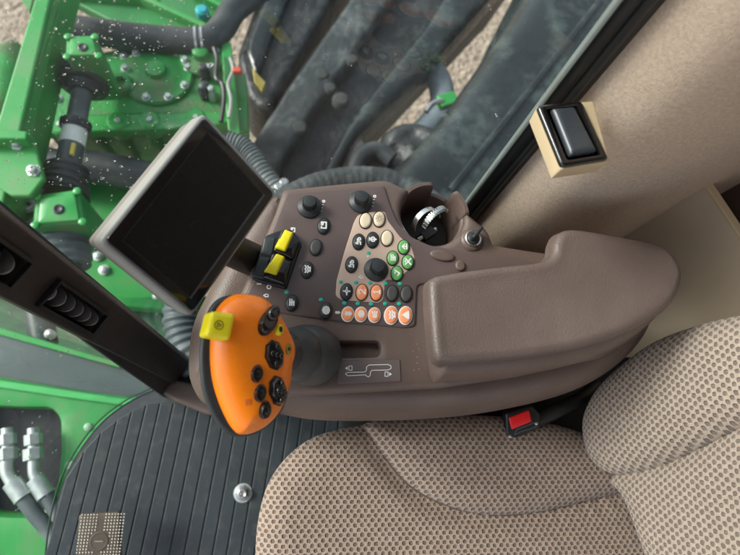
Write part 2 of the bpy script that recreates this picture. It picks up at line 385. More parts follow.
def ribbon(P, w, h, n=Vector((0, 0, 1))):
    b = MB()
    for k in range(len(P)-1):
        a, e = Vector(P[k]), Vector(P[k+1]); t = (e-a).normalized(); s = t.cross(n)*w; hh = n*(h+.00003*(k % 4)); a = a-t*w*.5; e = e+t*w*.5
        b.add([a-s, a+s, e+s, e-s, a-s+hh, a+s+hh, e+s+hh, e-s+hh], [(0, 3, 2, 1), (4, 5, 6, 7), (0, 1, 5, 4), (1, 2, 6, 5), (2, 3, 7, 6), (3, 0, 4, 7)])
    return b
def dome_prof(r, h, top=.55, n=6):
    return [(r, -.002), (r, h*.45)]+[(r*(top+(1-top)*math.cos(PI/2*k/n)), h*(.45+.55*math.sin(PI/2*k/n))) for k in range(1, n+1)]+[(r*top*.5, h*1.02)]

# ================================================================== THE CAB
# floor
edge_px = [(36, 640), (40, 600), (45, 560), (50, 520), (60, 482), (75, 452), (98, 422), (125, 401), (152, 388)]
gedge = [at(x, y, 0) for x, y in edge_px]
edge_s = catmull(gedge, 6, False)
fl = [Vector((p.x+.004, p.y-.002, -.006)) for p in edge_s]+[Vector((-.28, .17, -.006)), Vector((-.22, .30, -.006)), Vector((-.1, .36, -.006)), Vector((.9, .36, -.006)), Vector((.9, -1.0, -.006)), Vector((-.45, -1.0, -.006))]
tag(MB().prism(fl, (0, 0, -.03)).build('floor', mat('floor_metal', (.03, .035, .04), .6), None, smooth=False), kind='structure')
fm = thing('floor_mat', at(180, 520, 0), 'dark blue-grey ribbed rubber mat covering the cab floor', 'floor mat')
mo = [Vector((p.x+.008, p.y-.006, 0)) for p in edge_s]+[Vector((-.26, .14, 0)), Vector((.45, .16, 0)), Vector((.45, -.95, 0)), Vector((-.44, -.95, 0))]
MB().prism(mo, (0, 0, -.005)).build('mat_base', matm, fm, smooth=False)
rb = MB(); pitch = .0305; x = -.485
poly2 = [Vector((p.x, p.y)) for p in mo]
def ytop(xx):
    best = None
    for i in range(len(edge_s)-1):
        a, b = edge_s[i], edge_s[i+1]
        if (a.x-xx)*(b.x-xx) <= 0 and abs(a.x-b.x) > 1e-9:
            t = (xx-a.x)/(b.x-a.x); yy = a.y+(b.y-a.y)*t; best = yy if best is None else max(best, yy)
    return best if best is not None else .12
while x < .55:
    x0, x1 = x+.0016, x+pitch-.0016
    y0, y1 = ytop(x0)-.035, ytop(x1)-.035
    if x0 > -.30: y0 = min(y0, .10)
    if x1 > -.30: y1 = min(y1, .10)
    if y0 > -.9:
        rb.prism([(x0-.11*(y0+.93), -.93, .0045), (x1-.11*(y1+.93), -.93, .003), (x1, y1, .003), (x0, y0, .0045)], (0, 0, -.004))
    x += pitch
rb.build('ribs', matm, fm, smooth=False, bevel=.0012, seg=2)
c = at(243, 493, .004)
st = thing('floor_bolt', c, 'small round silver bolt head standing on the ribbed floor mat', 'bolt')
MB().lathe(c, [(.018, 0), (.018, .003), (.0125, .004), (.0125, .014), (.0105, .018), (.006, .0185), (.005, .015)], seg=24).build('bolt_head', chrome, st, bevel=.001)
MB().lathe(c+Vector((0, 0, .0)), [(.021, -.001), (.021, .0022), (.018, .0028)], seg=24).build('washer', zinc, st)

# pedal
pp = flat(.10)
pc = pp.hit(100, 540)
pd = thing('foot_pedal', pc, 'brown metal foot pedal plate with rows of raised studs on the mat', 'pedal')
po = roundpoly(tr2(pp, [(79, 514), (121, 511), (121, 590), (76, 592)]), .008)
puffy(pp, po, .004, .003, .006, grid=.02, step=.004, rings=3).build('plate', mat('pedal_bronze', (.085, .065, .05), .4, metal=.3, var=.1), pd)
sb = MB(); cc = pp.uv(99.5, 541)
U = np.array(po).min(0), np.array(po).max(0)
du = .0058
i = 0
uu = U[0][0]+.007
while uu < U[1][0]-.005:
    vv = U[0][1]+.006
    while vv < U[1][1]-.005:
        if math.hypot(uu-cc[0], vv-cc[1]) > .021 and abs(uu-cc[0]) > .006:
            sb.lathe(pp.w(uu, vv, .003), [(.0017, 0), (.0014, .0012), (.0006, .0016)], seg=8)
        vv += du
    uu += du
sb.build('studs', mat('pedal_stud', (.42, .39, .33), .3, metal=.6), pd)
MB().lathe(pp.w(cc[0], cc[1], .003), [(.018, 0), (.018, .0008), (.0165, .0012), (.0145, .001), (.014, .0004)], seg=32).build('round_emblem', mat('pedal_bronze', (0, 0, 0)), pd)
MB().box(pp.w(cc[0], cc[1], .0042), (.016, .0016, .0008)).build('emblem_bar', mat('pedal_stud', (0, 0, 0)), pd, smooth=False)
MB().tube([pc+Vector((.0, -.03, -.008)), pc+Vector((.0, -.12, -.09))], .009).build('pedal_arm', black, pd)

# ---------------------------------------------------------------- side console
ZP = .70
cs = thing('side_console', at(350, 300, 0), 'brown plastic armrest console carrying the round coloured control buttons', 'control console')
pz = flat(ZP-.012)
cup_c = Vector(pz.uv(432, 216)); cup_r = .044
def arc(c, r, a0, a1, n=14): return [Vector((c[0]+r*math.cos(math.radians(a0+(a1-a0)*k/n)), c[1]+r*math.sin(math.radians(a0+(a1-a0)*k/n)))) for k in range(n+1)]
body = tr2(pz, [(283, 191), (330, 186), (386, 181)])
body += arc(cup_c, cup_r+.001, 132, 372, 24)
body += tr2(pz, [(487, 232), (492, 246), (530, 252), (600, 262), (640, 275), (655, 305), (640, 335), (600, 358), (520, 376), (440, 388), (360, 392), (290, 396), (235, 402), (205, 400), (196, 375), (215, 335), (243, 290), (262, 245), (275, 215)])
slot = roundpoly(tr2(pz, [(296, 342), (380, 342), (380, 358), (296, 360)]), .010)
cb = puffy(pz, body, .011, .009, .42, grid=.02, step=.006, holes=[slot], hole_depth=.06, inset=-.004)
cb.build('housing', brown, cs)
pl_lo = flat(.60)
puffy(pl_lo, catmull(tr2(pl_lo, [(262, 404), (300, 418), (360, 421), (440, 418), (500, 410), (560, 395), (600, 374), (628, 345), (636, 315), (620, 290), (560, 280), (440, 300), (300, 340), (262, 370)]), 5), .035, .075, .30, grid=.014, step=.007, inset=.03, rings=8).build('lower_housing', brown, cs)
bl = MB(); sc = sum(slot, Vector((0, 0)))/len(slot)
# control panel sheet
pt = flat(ZP-.0035)
pan = roundpoly(tr2(pt, [(286, 194), (330, 190), (384, 185.5), (390, 205), (398, 224), (412, 238), (430, 246), (455, 250), (500, 256), (540, 264), (540, 275), (432, 284), (417, 285.5), (415.5, 327), (405, 328.5), (345, 323), (300, 317), (262, 310), (243, 300), (256, 276), (268, 240)]), .006)
puffy(pt, pan, .003, .0035, .004, grid=.03, step=.006, rings=3).build('control_panel', panelm, cs)
# seam around the panel
sm = ribbon([pt.w(p[0], p[1], -.0015) for p in tr2(pt, [(320, 321.5), (360, 326.5), (405, 330.5), (413, 330), (417, 326), (418.5, 300), (419.5, 287), (428, 285.5)])], .0006, .0018)
sm.build('panel_seam', black, cs, smooth=False)
# cream island
pi_ = flat(ZP)
isl = roundpoly(tr2(pi_, [(354, 222), (358, 215), (372, 212), (385, 211.5), (388, 221), (400, 237), (411, 246), (415, 258), (410, 269), (398, 279), (385, 280.5), (383.5, 299), (379, 303), (341, 300), (335.5, 296), (336.5, 281), (344, 253)]), .004)
puffy(pi_, isl, .0012, .0007, .002, grid=.03, step=.004, rings=2).build('cream_button_field', cream, cs)
def button(x, y, m, icn=None, rx=5.6, ry=7.6, rot=-8, h=.0038, ring=None, icol=None, lab=None, z=ZP, isz=.70):
    p = at(x, y+1.5, z+.0005); s = span(x, y, z, 1)
    b = MB().lathe(p, dome_prof(1, h), sx=rx*s, sy=ry*s*1.06, rot=math.radians(rot), seg=36)
    o = b.build('button', m, cs)
    if lab: o['label'] = lab
    MB().lathe(p, [(1.0, -.001), (1.0, .0012), (.9, .0014)], sx=(rx+.9)*s, sy=(ry+.9)*s*1.06, rot=math.radians(rot), seg=36).build('collar', ring or black, o)
    if icn: icon(icn, p+Vector((0, 0, h*1.0)), (0, 0, 1), rx*s*isz, icol or white, o, sx=1.15)
    return o
button(365.4, 219.5, cream_btn, lab='plain cream button in the island'); button(379, 218, cream_btn, 'sun', icol=mat('tan_print', (.45, .36, .26), .6), lab='cream button with faint sun mark'); button(386.8, 237, cream_btn, lab='plain cream button beside the green ones')
button(358.6, 240.6, dk, 'head'); button(372.5, 238.8, dk, 'phi'); button(351.5, 263.3, dk, 'head')
button(403.5, 246, green_btn, 'up', 5.4, 6.8); button(392.5, 257, green_btn, 'lines', 5.4, 6.8); button(407.6, 260.9, green_btn, 'cross', 5.6, 6.9); button(396.7, 272.2, green_btn, 'tick', 5.6, 6.9)
button(323.6, 224.8, dk, 'box'); button(315.8, 246, btn_grey); button(307, 268.6, dk, 'wave')
button(346.4, 290.5, dk, 'fan'); button(361.7, 291, orange_btn, '2'); button(376.2, 291.4, orange_btn, '1'); button(392, 291.8, btn_grey); button(406, 292.5, btn_grey)
button(325.8, 309.4, dk, 'gear'); button(291.8, 301.6, dk, 'lines')
for x, y, i, a, b in ((347.7, 312.8, 'grain', 5.6, 6.6), (360.9, 313, 'ring', 5.6, 6.6), (374.3, 313.7, 'lamp', 5.6, 6.6), (391, 313.9, 'wave', 6.3, 8.2), (405.2, 314.1, 'tri', 6.3, 8.2)):
    button(x, y, orange_btn, i, a, b, ring=white)
for x, y in ((340.8, 282), (356, 282.5), (370, 283), (385.5, 283.4), (399.8, 283.8), (321, 299.8), (344.4, 303.2), (357.8, 303.6), (371, 304), (385, 303.6), (399, 303.8), (368.5, 253), (286.6, 292.4)):
    p = at(x, y, ZP+.0005); MB().lathe(p, [(1, -.001), (1, .0006), (.5, .001)], sx=.0028, sy=.0024, seg=16).build('indicator_lens', teal, cs)
# oval pads
for x, y, a, b, r in ((442, 256, 12.5, 5.6, -8), (459.8, 266, 5, 5.6, 0)):
    p = at(x, y, ZP); s = span(x, y, ZP, 1)
    MB().lathe(p, dome_prof(1, .004), sx=a*s, sy=b*s, rot=math.radians(r), seg=40).build('blank_cover', brown, cs)
def knob(x, y, k=1.0):
    p = at(x, y, ZP+.0005)
    o = MB().lathe(p, [(.0160*k, -.001), (.0160*k, .002), (.0150*k, .0035), (.0100*k, .0050), (.0088*k, .0065), (.0082*k, .017), (.0076*k, .0185), (.0050*k, .0190)], seg=40).build('knob', dk, cs)
    g = MB()
    for q in range(24):
        a = q*PI/12; g.box(p+Vector((math.cos(a)*.0086*k, math.sin(a)*.0086*k, .0118)), (.0010, .0009, .009), Matrix.Rotation(a, 3, 'Z'))
    g.build('grip_ridges', dk, o, smooth=False)
knob(309.3, 207); knob(360.5, 202); knob(376, 270, 1.0)
for x, y in ((322, 207), (373, 202)):
    for q in range(4):
        icon('o' if q == 3 else 'dash', at(x-1+q*.9, y+4-q*3.2, ZP), (0, 0, 1), .0016 if q != 3 else .0021, white, cs, wd=.3, nm='dial_mark')
icon('lampup', at(361, 277, ZP+.0008), (0, 0, 1), .0036, white, cs, nm='island_mark'); icon('o', at(368, 256.5, ZP+.0008), (0, 0, 1), .0016, white, cs, nm='island_mark', wd=.25)
icon('o', at(269, 287, ZP), (0, 0, 1), .0034, white, cs, wd=.2, nm='switch_mark'); icon('dash', at(259, 284, ZP), (0, 0, 1), .0036, white, cs, wd=.16, nm='switch_mark')
icon('lampup', at(266, 295.5, ZP), (0, 0, 1), .004, white, cs, nm='switch_mark'); icon('box', at(293, 230, ZP), (0, 0, 1), .0038, white, cs, wd=.18, nm='switch_mark'); icon('dash', at(279.5, 232, ZP), (0, 0, 1), .0032, white, cs, wd=.18, nm='switch_mark')
icon('grain', at(337.5, 312.5, ZP), (0, 0, 1), .0035, white, cs, nm='row_mark')
# twin yellow rocker switches
pr = flat(ZP+.004)
qb = flat(ZP+.001); puffy(qb, roundpoly(tr2(qb, [(265, 236.5), (279, 231), (291, 229.5), (302, 244), (286.5, 289.5), (261, 283), (251, 278.5)]), .004), .002, .0035, .003, grid=.03, step=.003, rings=3).build('switch_base', black, cs)
for k, (fr_, pad, yl) in enumerate((
   (((281, 231), (291, 230.5), (300, 243), (293, 261.5), (272.5, 252.5)), ((264, 238), (276, 238), (272, 257), (260.5, 256)), ((285, 230), (293.5, 233.5), (285.5, 251.5), (275.5, 248))),
   (((272, 254), (292.5, 263), (285.5, 286.5), (262.5, 279)), ((259, 257), (270.5, 258), (264, 280), (252, 277)), ((276.5, 254), (285, 257.5), (276.5, 275), (265, 271.5))))):
    base = puffy(pr, roundpoly(tr2(pr, fr_), .003), .003, .007, .006, grid=.03, step=.003, rings=3).build('rocker_frame', black_gl, cs)
    q = flat(ZP+.003); puffy(q, roundpoly(tr2(q, pad), .002), .002, .003, .004, grid=.03, step=.003, rings=3).build('rocker_pad', mat('slate_plastic', (.035, .042, .047), .4), base)
    q = flat(ZP+.012); puffy(q, roundpoly(grow(tr2(q, yl), .0004), .0022), .0022, .004, .010, grid=.004, step=.002, rings=4).build('yellow_rocker', yellow, base)
    q2 = flat(ZP+.012); a_ = [(x*.5+yl[3][0]*.5-1.0, y*.5+yl[3][1]*.5) for x, y in yl]
    puffy(q2, roundpoly(tr2(q2, a_), .001), .001, .003, .004, grid=.03, step=.002, rings=2).build('rocker_tab', yellow, base)
# shift diagram decal
qd = flat(ZP-.0025)
dc = puffy(qd, roundpoly(tr2(qd, [(338, 361), (400, 359.5), (401, 381.5), (337, 384)]), .002), .0008, .0012, .0015, grid=.05, step=.01, rings=1).build('shift_decal', mat('decal', (.135, .105, .098), .35, var=.03), cs)
zz = ZP-.0011
lp = [(347, 372.5), (365, 372), (366.5, 370), (366.5, 367), (369, 365), (388, 364.5), (391, 366), (391, 368.5), (388, 370), (372, 370.3), (370.5, 372), (370, 375.5), (368.5, 377), (366.5, 376), (365.5, 374.8), (348, 375.8), (345.5, 374), (347, 372.5)]
ribbon([at(x, y, zz) for x, y in lp], .0004, .0002).build('shift_line', white, dc, smooth=False)
for px, py, s in ((350, 368, -1), (387, 374, 1)):
    ribbon([at(px-2*s, py-2, zz), at(px-2*s, py+2.3, zz), at(px+1*s, py+2.3, zz), at(px+1*s, py-2, zz), at(px-2*s, py-2, zz)], .0004, .0002).build('harvester_mark', white, dc, smooth=False)
    MB().prism([at(px+2.2*s, py-1.8, zz+.0002), at(px+5*s, py+.2, zz+.0002), at(px+2.2*s, py+2.1, zz+.0002)], (0, 0, -.0004)).build('arrow_mark', white, dc, smooth=False)
dots = MB()
for x, y in ((417, 344), (419, 349), (413, 351), (417, 357), (417, 363), (419, 369), (414, 370)):
    dots.lathe(at(x, y, ZP-.003), [(.0009, -.0004), (.0007, .0003)], seg=8)
dots.build('index_dots', mat('pale_brown', (.28, .23, .21), .5), cs)
# cup holder
ch = MB(); seg = 48
a0, a1 = 128, 375
def wallpts(a_lo, a_hi, ztop):
    vs = []; fs = []; n = 20
    for k in range(n+1):
        a = math.radians(a_lo+(a_hi-a_lo)*k/n); ca, sa = math.cos(a), math.sin(a)
        e = min(1, min(k, n-k)/3); zt = ztop-.010*(1-math.sqrt(max(0, 1-(1-e)**2)))
        for rr, z in ((cup_r+.008, ZP-.10), (cup_r+.008, zt-.004), (cup_r+.006, zt), (cup_r+.001, zt), (cup_r, zt-.002), (cup_r-.003, ZP-.085)):
            vs.append((cup_c[0]+rr*ca, cup_c[1]+rr*sa, z))
    for k in range(n):
        for j in range(5): a = k*6+j; fs.append((a, a+1, a+7, a+6))
        fs.append((k*6+5, k*6, k*6+6, k*6+11))
    fs.append((0, 1, 2, 3, 4, 5)); fs.append(tuple(n*6+j for j in range(5, -1, -1)))
    return vs, fs
ch.add(*wallpts(84, 142, ZP-.008)); ch.add(*wallpts(0, 50, ZP-.002))
ch.add(*wallpts(48, 86, ZP-.040))
hold = ch.build('cup_holder', brown, cs)
MB().lathe((cup_c[0], cup_c[1], ZP-.088), [(cup_r-.003, 0), (cup_r-.003, .004), (.01, .003)], seg=40).build('cup_floor', brown_dk, hold)
lin = MB(); vs = []; fs = []; n = 30
for k in range(n+1):
    a = math.radians(132+240*k/n)
    for rr, z in ((cup_r+.0003, ZP-.014), (cup_r-.003, ZP-.085)): vs.append((cup_c[0]+rr*math.cos(a), cup_c[1]+rr*math.sin(a), z))
for k in range(n): fs.append((2*k, 2*k+1, 2*k+3, 2*k+2))
lin.add(vs, fs); lo = lin.build('cup_liner', brown, hold); sm_ = lo.modifiers.new('solid', 'SOLIDIFY'); sm_.thickness = .0012; sm_.offset = 1
# key switch
kp = at(472, 240, ZP-.002)
MB().lathe(kp, [(.0165, -.03), (.0165, -.001), (.015, .002), (.012, .0035)], seg=40).build('switch_boss', brown, cs)
ks = MB().lathe(kp, [(.0115, .002), (.0115, .0065), (.0105, .0075), (.0085, .007), (.0082, .004)], seg=40).build('key_switch', chrome, cs)
MB().lathe(kp, [(.0082, .003), (.0082, .008), (.007, .009)], seg=30).build('switch_core', dk, ks)
MB().box(kp+Vector((.002, .004, .014)), (.005, .022, .014), Matrix.Rotation(math.radians(-40), 3, 'Z')).build('switch_lever', dk, ks, bevel=.002, seg=3)

# left flank of the console below the monitor
pf = flat(.625)
fk = tr2(pf, [(288, 205), (268, 203), (250, 222), (232, 250), (212, 288), (196, 320), (190, 350), (192, 385), (215, 408), (280, 400), (300, 330), (290, 260)])
puffy(pf, catmull(fk, 5), .03, .035, .33, grid=.012, step=.006, inset=.02).build('console_flank', brown, cs)
# metal ring and band in the cup
rc = Vector((cup_c[0]-.004, cup_c[1]-.002, ZP-.055))
kr = thing('hose_clamp', rc, 'shiny metal ring with a notched band lying in the cup holder', 'metal clamp')
b = MB(); vs = []; fs = []; R_ = Matrix.Rotation(math.radians(35), 3, 'Z') @ Matrix.Rotation(math.radians(62), 3, 'X')
def band(rad, w, th, a0, a1, n, Rm, c):
    vs = []; fs = []
    for k in range(n+1):
        a = math.radians(a0+(a1-a0)*k/n)
        for rr, h in ((rad, -w/2), (rad+th, -w/2), (rad+th, w/2), (rad, w/2)): vs.append(c+Rm @ Vector((rr*math.cos(a), rr*math.sin(a), h)))
    for k in range(n):
        for j in range(4): a = 4*k+j; e = 4*k+(j+1) % 4; fs.append((a, e, e+4, a+4))
    fs.append((0, 1, 2, 3)); fs.append((4*n+3, 4*n+2, 4*n+1, 4*n)); return vs, fs
c1 = rc+Vector((0, 0, .024))
MB().add(*band(.022, .008, .0012, -10, 175, 40, R_, c1)).build('smooth_band', chrome, kr)
c2 = rc+Vector((.012, .0, .026)); R2 = Matrix.Rotation(math.radians(40), 3, 'Z') @ Matrix.Rotation(math.radians(75), 3, 'X')
nb = MB().add(*band(.022, .007, .0012, 20, 160, 40, R2, c2)).build('notched_band', zinc, kr)
tb = MB()
for k in range(15):
    a = math.radians(25+k*9); tb.box(c2+R2 @ Vector((.0237*math.cos(a), .0277*math.sin(a), 0)), (.0020, .0024, .0072), R2 @ Matrix.Rotation(a, 3, 'Z'))
tb.build('teeth', chrome, nb, smooth=False)
MB().box(rc+Vector((.010, -.006, -.004)), (.022, .014, .012), Matrix.Rotation(.6, 3, 'Z')).build('screw_housing', dk, kr, bevel=.002)
MB().tube([rc+Vector((-.006, -.016, -.004)), rc+Vector((.022, .002, -.003))], .004).build('screw', chrome, kr)

# ---------------------------------------------------------------- armrest
pa = flat(.775)
ar = thing('armrest', at(550, 310, .70), 'large smooth grey-brown padded armrest with a raised rear corner on the console', 'armrest')
ao = tr2(pa, [(427, 290), (431, 280), (442, 276), (490, 269), (535, 264), (549, 257), (552, 244), (558, 234), (572, 231), (605, 236), (645, 244), (664, 252), (676, 270), (677, 285), (668, 305), (650, 320), (622, 334), (580, 347), (530, 356), (480, 361), (446, 363), (434, 359), (430, 340)])
aom = catmull(ao, 5)
puffy(pa, aom, .014, .014, .012, grid=.014, step=.006, inset=-.002, rings=8, extra=lambda u, v: -.006*math.cos(u*9-2)).build('armrest_pad', brown_arm, ar)
pa2 = flat(.735)
ao2 = tr2(flat(.766), [(436, 290), (445, 280), (540, 272), (556, 264), (562, 242), (580, 238), (640, 250), (668, 262), (679, 288), (670, 310), (650, 330), (622, 347), (585, 361), (520, 374), (455, 379), (438, 376), (433, 340)])
puffy(pa2, catmull(ao2, 5), .028, .036, .05, grid=.016, step=.007, inset=.03, rings=8).build('armrest_shell', brown, ar)

# ---------------------------------------------------------------- joystick
nj = Vector((.40, -.10, .9)).normalized()
pj = Plane(at(250, 365, .825), nj)
js = thing('joystick', at(318, 357, ZP), 'orange multifunction lever with black thumb buttons and a yellow top button', 'joystick')
oo = tr2(pj, [(239, 294), (263.5, 298.7), (277, 313), (288, 332), (293.8, 349), (291, 366), (288, 386.6), (279.4, 409.7), (263.5, 427), (243.4, 434.7), (232.3, 429), (220.3, 406.8), (211.7, 378), (209.8, 346.3), (213, 317.5), (223.2, 301)])
ob = puffy(pj, catmull(oo, 5), .024, .020, .004, grid=.007, step=.004, rings=8)
ob.build('orange_shell', orange, js)
pj2 = Plane(pj.o-nj*.004, nj)
bo = tr2(pj2, [(232, 295), (214, 302), (204, 322), (199.3, 352), (201, 385), (208, 408), (219, 426), (233, 436), (258, 433), (283, 408), (292, 365), (290, 345), (277, 315), (262, 298)])
bs = puffy(pj2, catmull(bo, 5), .004, .004, .022, grid=.02, step=.004, rings=4, inset=.012); bs.build('grip_back', dk, js)
# neck and rubber boot
nk0 = at(318, 356, ZP-.01); nk1 = pj.w(*pj.uv(272, 350), -.012)
bt = [(0, .031), (.06, .0345), (.15, .0362), (.28, .0355), (.38, .0335), (.44, .0312), (.455, .0296), (.475, .0298), (.49, .0305), (.60, .0272), (.72, .0246), (.735, .0232), (.75, .0240), (.88, .0238), (1, .027)]
path = [nk0.lerp(nk1, t) for t, _ in bt]
MB().tube(path, [q_ for _, q_ in bt], 36).build('boot', mat('boot_rubber', (.034, .042, .046), .42, var=.12), js)
def jbtn(x, y, rx, ry, h, m, seg=32, rot=-8, name='thumb_button', sub=None):
    p, n = surf(ob, x, y); s = (p-CAM).length/564
    b = MB().lathe(p, [(1.12, -.003), (1.12, .0008), (1.0, .0012), (1.0, h*.6), (.9, h*.9), (.55, h), (.3, h*.96)], axis=n, sx=rx*s, sy=ry*s, seg=seg, rot=math.radians(rot))
    o = b.build(name, m, js, angle=50 if seg > 10 else 30)
    return o, p, n, s
o, p, n, s = jbtn(268, 322, 8.2, 14, .006, black_gl, rot=-25, name='rocker_button')
MB().lathe(p+Vector((.0035, .008, .002)), dome_prof(1, .007), axis=n, sx=.006, sy=.008, rot=-.4).build('rocker_tip', black_gl, o)
o, p, n, s = jbtn(278.8, 330, 4, 6, .003, yellow, name='yellow_ring_button')
MB().lathe(p, [(.6, 0), (.6, .0036), (.4, .0038)], axis=n, sx=3.6*s, sy=5.4*s, seg=20).build('button_core', black, o)
for (x, y, a, b) in ((274.2, 355, 9.5, 14.5), (277.6, 391, 9, 14.5)):
    o, p, n, s = jbtn(x, y, a, b, .005, black_gl, seg=8, rot=14, name='thumb_pad')
    for dx, dy in ((0, 0), (-.5, .1), (.5, -.1), (0, .6), (0, -.6)):
        uvec = Vector((1, 0, 0)); uvec = (uvec-uvec.dot(n)*n).normalized(); vvec = n.cross(uvec)
        MB().lathe(p+uvec*(dx*a*s)+vvec*(dy*b*s)+n*.004, dome_prof(1, .0042), axis=n, sx=a*s*.24, sy=b*s*.22, seg=16).build('raised_key', black_gl, o)
for (x, y) in ((256.7, 373.7), (260, 393), (264.7, 410)):
    o, p, n, s = jbtn(x, y, 5.6, 8.2, .005, black_gl)
    MB().lathe(p+n*.0045, [(.5, -.001), (.5, .0008), (.35, .0012)], axis=n, sx=5*s, sy=7*s, seg=20).build('button_crown', black_gl, o)
p, n = surf(ob, 288.5, 349)
em = MB().lathe(p, [(1, -.001), (1, .0006), (.9, .0009)], axis=n, sx=.0035, sy=.0055, seg=24).build('badge', brass, js)
icon('lines', p+n*.0009, n, .0022, black, em, nm='badge_mark', up=(0, 1, 0))
p, n = surf(ob, 248, 402)
MB().lathe(p, [(1, -.001), (1, .00025), (.6, .0003)], axis=n, sx=.0034, sy=.0034, seg=4, rot=.9).build('faded_mark', mat('faded_mark', (.62, .12, .02), .5), js)
# yellow top button
pj3 = Plane(pj.o+nj*.026, nj)
yo = tr2(pj3, [(210, 311), (234.5, 314), (229, 341), (203.5, 336.5)])
yb = puffy(pj3, roundpoly(yo, .004), .005, .005, .016, grid=.004, step=.002, rings=5); ybo = yb.build('top_button', yellow, js)
p, n = surf(yb, 219, 325); icon('play', p, n, .0046, mat('grey_print', (.16, .13, .02), .5), ybo, wd=.07, up=(0, 1, 0))

# ---------------------------------------------------------------- monitor
P4 = [(204, 117), (274, 194), (192, 312.6), (104.6, 241)]
R4 = [ray(*p) for p in P4]
A = np.array([list(R4[1]), list(-R4[2]), list(R4[3])]).T; s4 = np.linalg.solve(A, np.array(list(R4[0])))
kk = [1]+list(s4); scq = .47/(-R4[0].z)
Q4 = [CAM+R4[i]*(scq*kk[i]) for i in range(4)]
nm_ = (Q4[3]-Q4[0]).cross(Q4[1]-Q4[0]).normalized()
if nm_.dot(CAM-Q4[0]) < 0: nm_ = -nm_
pm = Plane(sum(Q4, Vector())/4, nm_, Q4[1]-Q4[0])
mn = thing('monitor', pm.o-nm_*.06, 'black touchscreen monitor with a silver-grey rim beside the console', 'monitor')
MB_o = roundpoly(tr2(pm, P4), .006, 6)
puffy(pm, MB_o, .002, .0012, .003, grid=.05, step=.01, rings=3).build('front_frame', black_gl, mn)
pb = Plane(pm.o-nm_*.0045, nm_, pm.u)
puffy(pb, roundpoly(grow(tr2(pm, P4), .0055), .008), .004, .003, .020, grid=.05, step=.01, rings=3).build('rim', silver, mn)
pb2 = Plane(pm.o-nm_*.0250, nm_, pm.u)
puffy(pb2, roundpoly(grow(tr2(pm, P4), .0045), .008), .002, .001, .030, grid=.05, step=.01, rings=3, inset=.002).build('rear_housing', taupe, mn)
ps = Plane(pm.o+nm_*.0009, nm_, pm.u)
scq_ = tr2(pm, [(206.5, 132), (263, 195), (189.5, 298), (121, 241)])
inner = grow(scq_, -.002)
sc_o = MB().prism([ps.w(p[0], p[1], .0010) for p in scq_], -nm_*.002).build('screen', black, mn, smooth=False)
MB().prism([ps.w(p[0], p[1], .0013) for p in inner], -nm_*.001).build('display_glass', screen_m, sc_o, smooth=False)
e0, e1 = scq_[1], scq_[2]
ribbon([ps.w(e0[0], e0[1], .0008), ps.w(e1[0], e1[1], .0008)], .0011, .0008, nm_).build('lower_lip', mat('lip_grey', (.06, .06, .065), .25), sc_o, smooth=False)
MB().tube([pm.o-nm_*.035, pm.o-nm_*.07+Vector((.03, -.01, -.03)), at(258, 262, .66)], [.022, .020, .022], 20).build('mounting_arm', brown_dk, mn)

# ---------------------------------------------------------------- seat
seat = thing('operator_seat', at(450, 540, .3), 'beige-brown honeycomb fabric operator seat with rounded cushion and backrest', 'seat')
VP = catmull(tr2(flat(.515), [(366, 424), (372, 440), (388, 462), (408, 484), (438, 502), (480, 514), (530, 513), (580, 502), (640, 486)]), 4, False)
def valley(u, v):
    d = min((p.x-u)**2+(p.y-v)**2 for p in VP); return -.013*math.exp(-d/.00030)
pc_ = flat(.485)
co = tr2(pc_, [(258, 760), (255, 640), (255, 560), (259, 515), (270, 480), (292, 452), (322, 434), (372, 424), (440, 418), (520, 420), (575, 432), (603, 455), (625, 490), (652, 545), (690, 620), (700, 760), (500, 790)])
puffy(pc_, catmull(co, 6), .05, .042, .07, grid=.009, step=.008, inset=.012, rings=10, extra=valley).build('seat_cushion', weave, seat)
pbz = flat(.511)
bo_ = tr2(pbz, [(366, 424), (372, 440), (388, 462), (408, 484), (438, 502), (480, 514), (530, 513), (580, 502), (640, 486), (640, 470), (610, 452), (578, 432), (520, 418), (440, 415), (395, 418)])
bol = puffy(pbz, catmull(bo_, 5), .045, .034, .03, grid=.012, step=.007, rings=9)
bol.build('side_bolster', weave, seat)
MB().tube([Vector((p.x, p.y, .5135)) for p in VP], .0026, 8).build('seam', mat('seam_crease_shade', (.10, .07, .055), .95), seat)  # dark tube along the seam, crease shade put into its colour
def piping(pts, pl, h, m, r=.0028, name='piping', rad=None):
    P = catmull([Vector((*pl.uv(x, y), 0)) for x, y in pts], 5, False)
    return MB().tube([pl.w(p.x, p.y, h) for p in P], r, 8).build(name, m, seat)
seam_m = mat('seam_crease_shade', (.12, .085, .06), .9)
pil = Plane(Vector((.47, 0, .53)), Vector((-.93, 0, .36)))
pil.u = Vector((0, 1, 0)); pil.v = pil.n.cross(pil.u)
lob = tr2(pil, [(588, 440), (588, 415), (600, 390), (622, 367), (655, 343), (695, 327), (745, 315), (830, 300), (960, 280), (960, 360), (850, 385), (780, 412), (740, 430), (700, 450), (655, 470), (618, 475), (597, 462)])
puffy(pil, catmull(lob, 5), .045, .035, .05, grid=.012, step=.008, rings=9).build('backrest_wing', weave_b, seat)
pil2 = Plane(pil.o-pil.n*.012, pil.n, pil.u)
mb_ = tr2(pil2, [(614, 474), (628, 500), (645, 545), (664, 600), (700, 700), (900, 760), (1100, 600), (1060, 380), (960, 330), (850, 370), (740, 425), (680, 455)])
puffy(pil2, catmull(mb_, 5), .04, .030, .05, grid=.016, step=.01, rings=9).build('backrest', weave_b, seat)
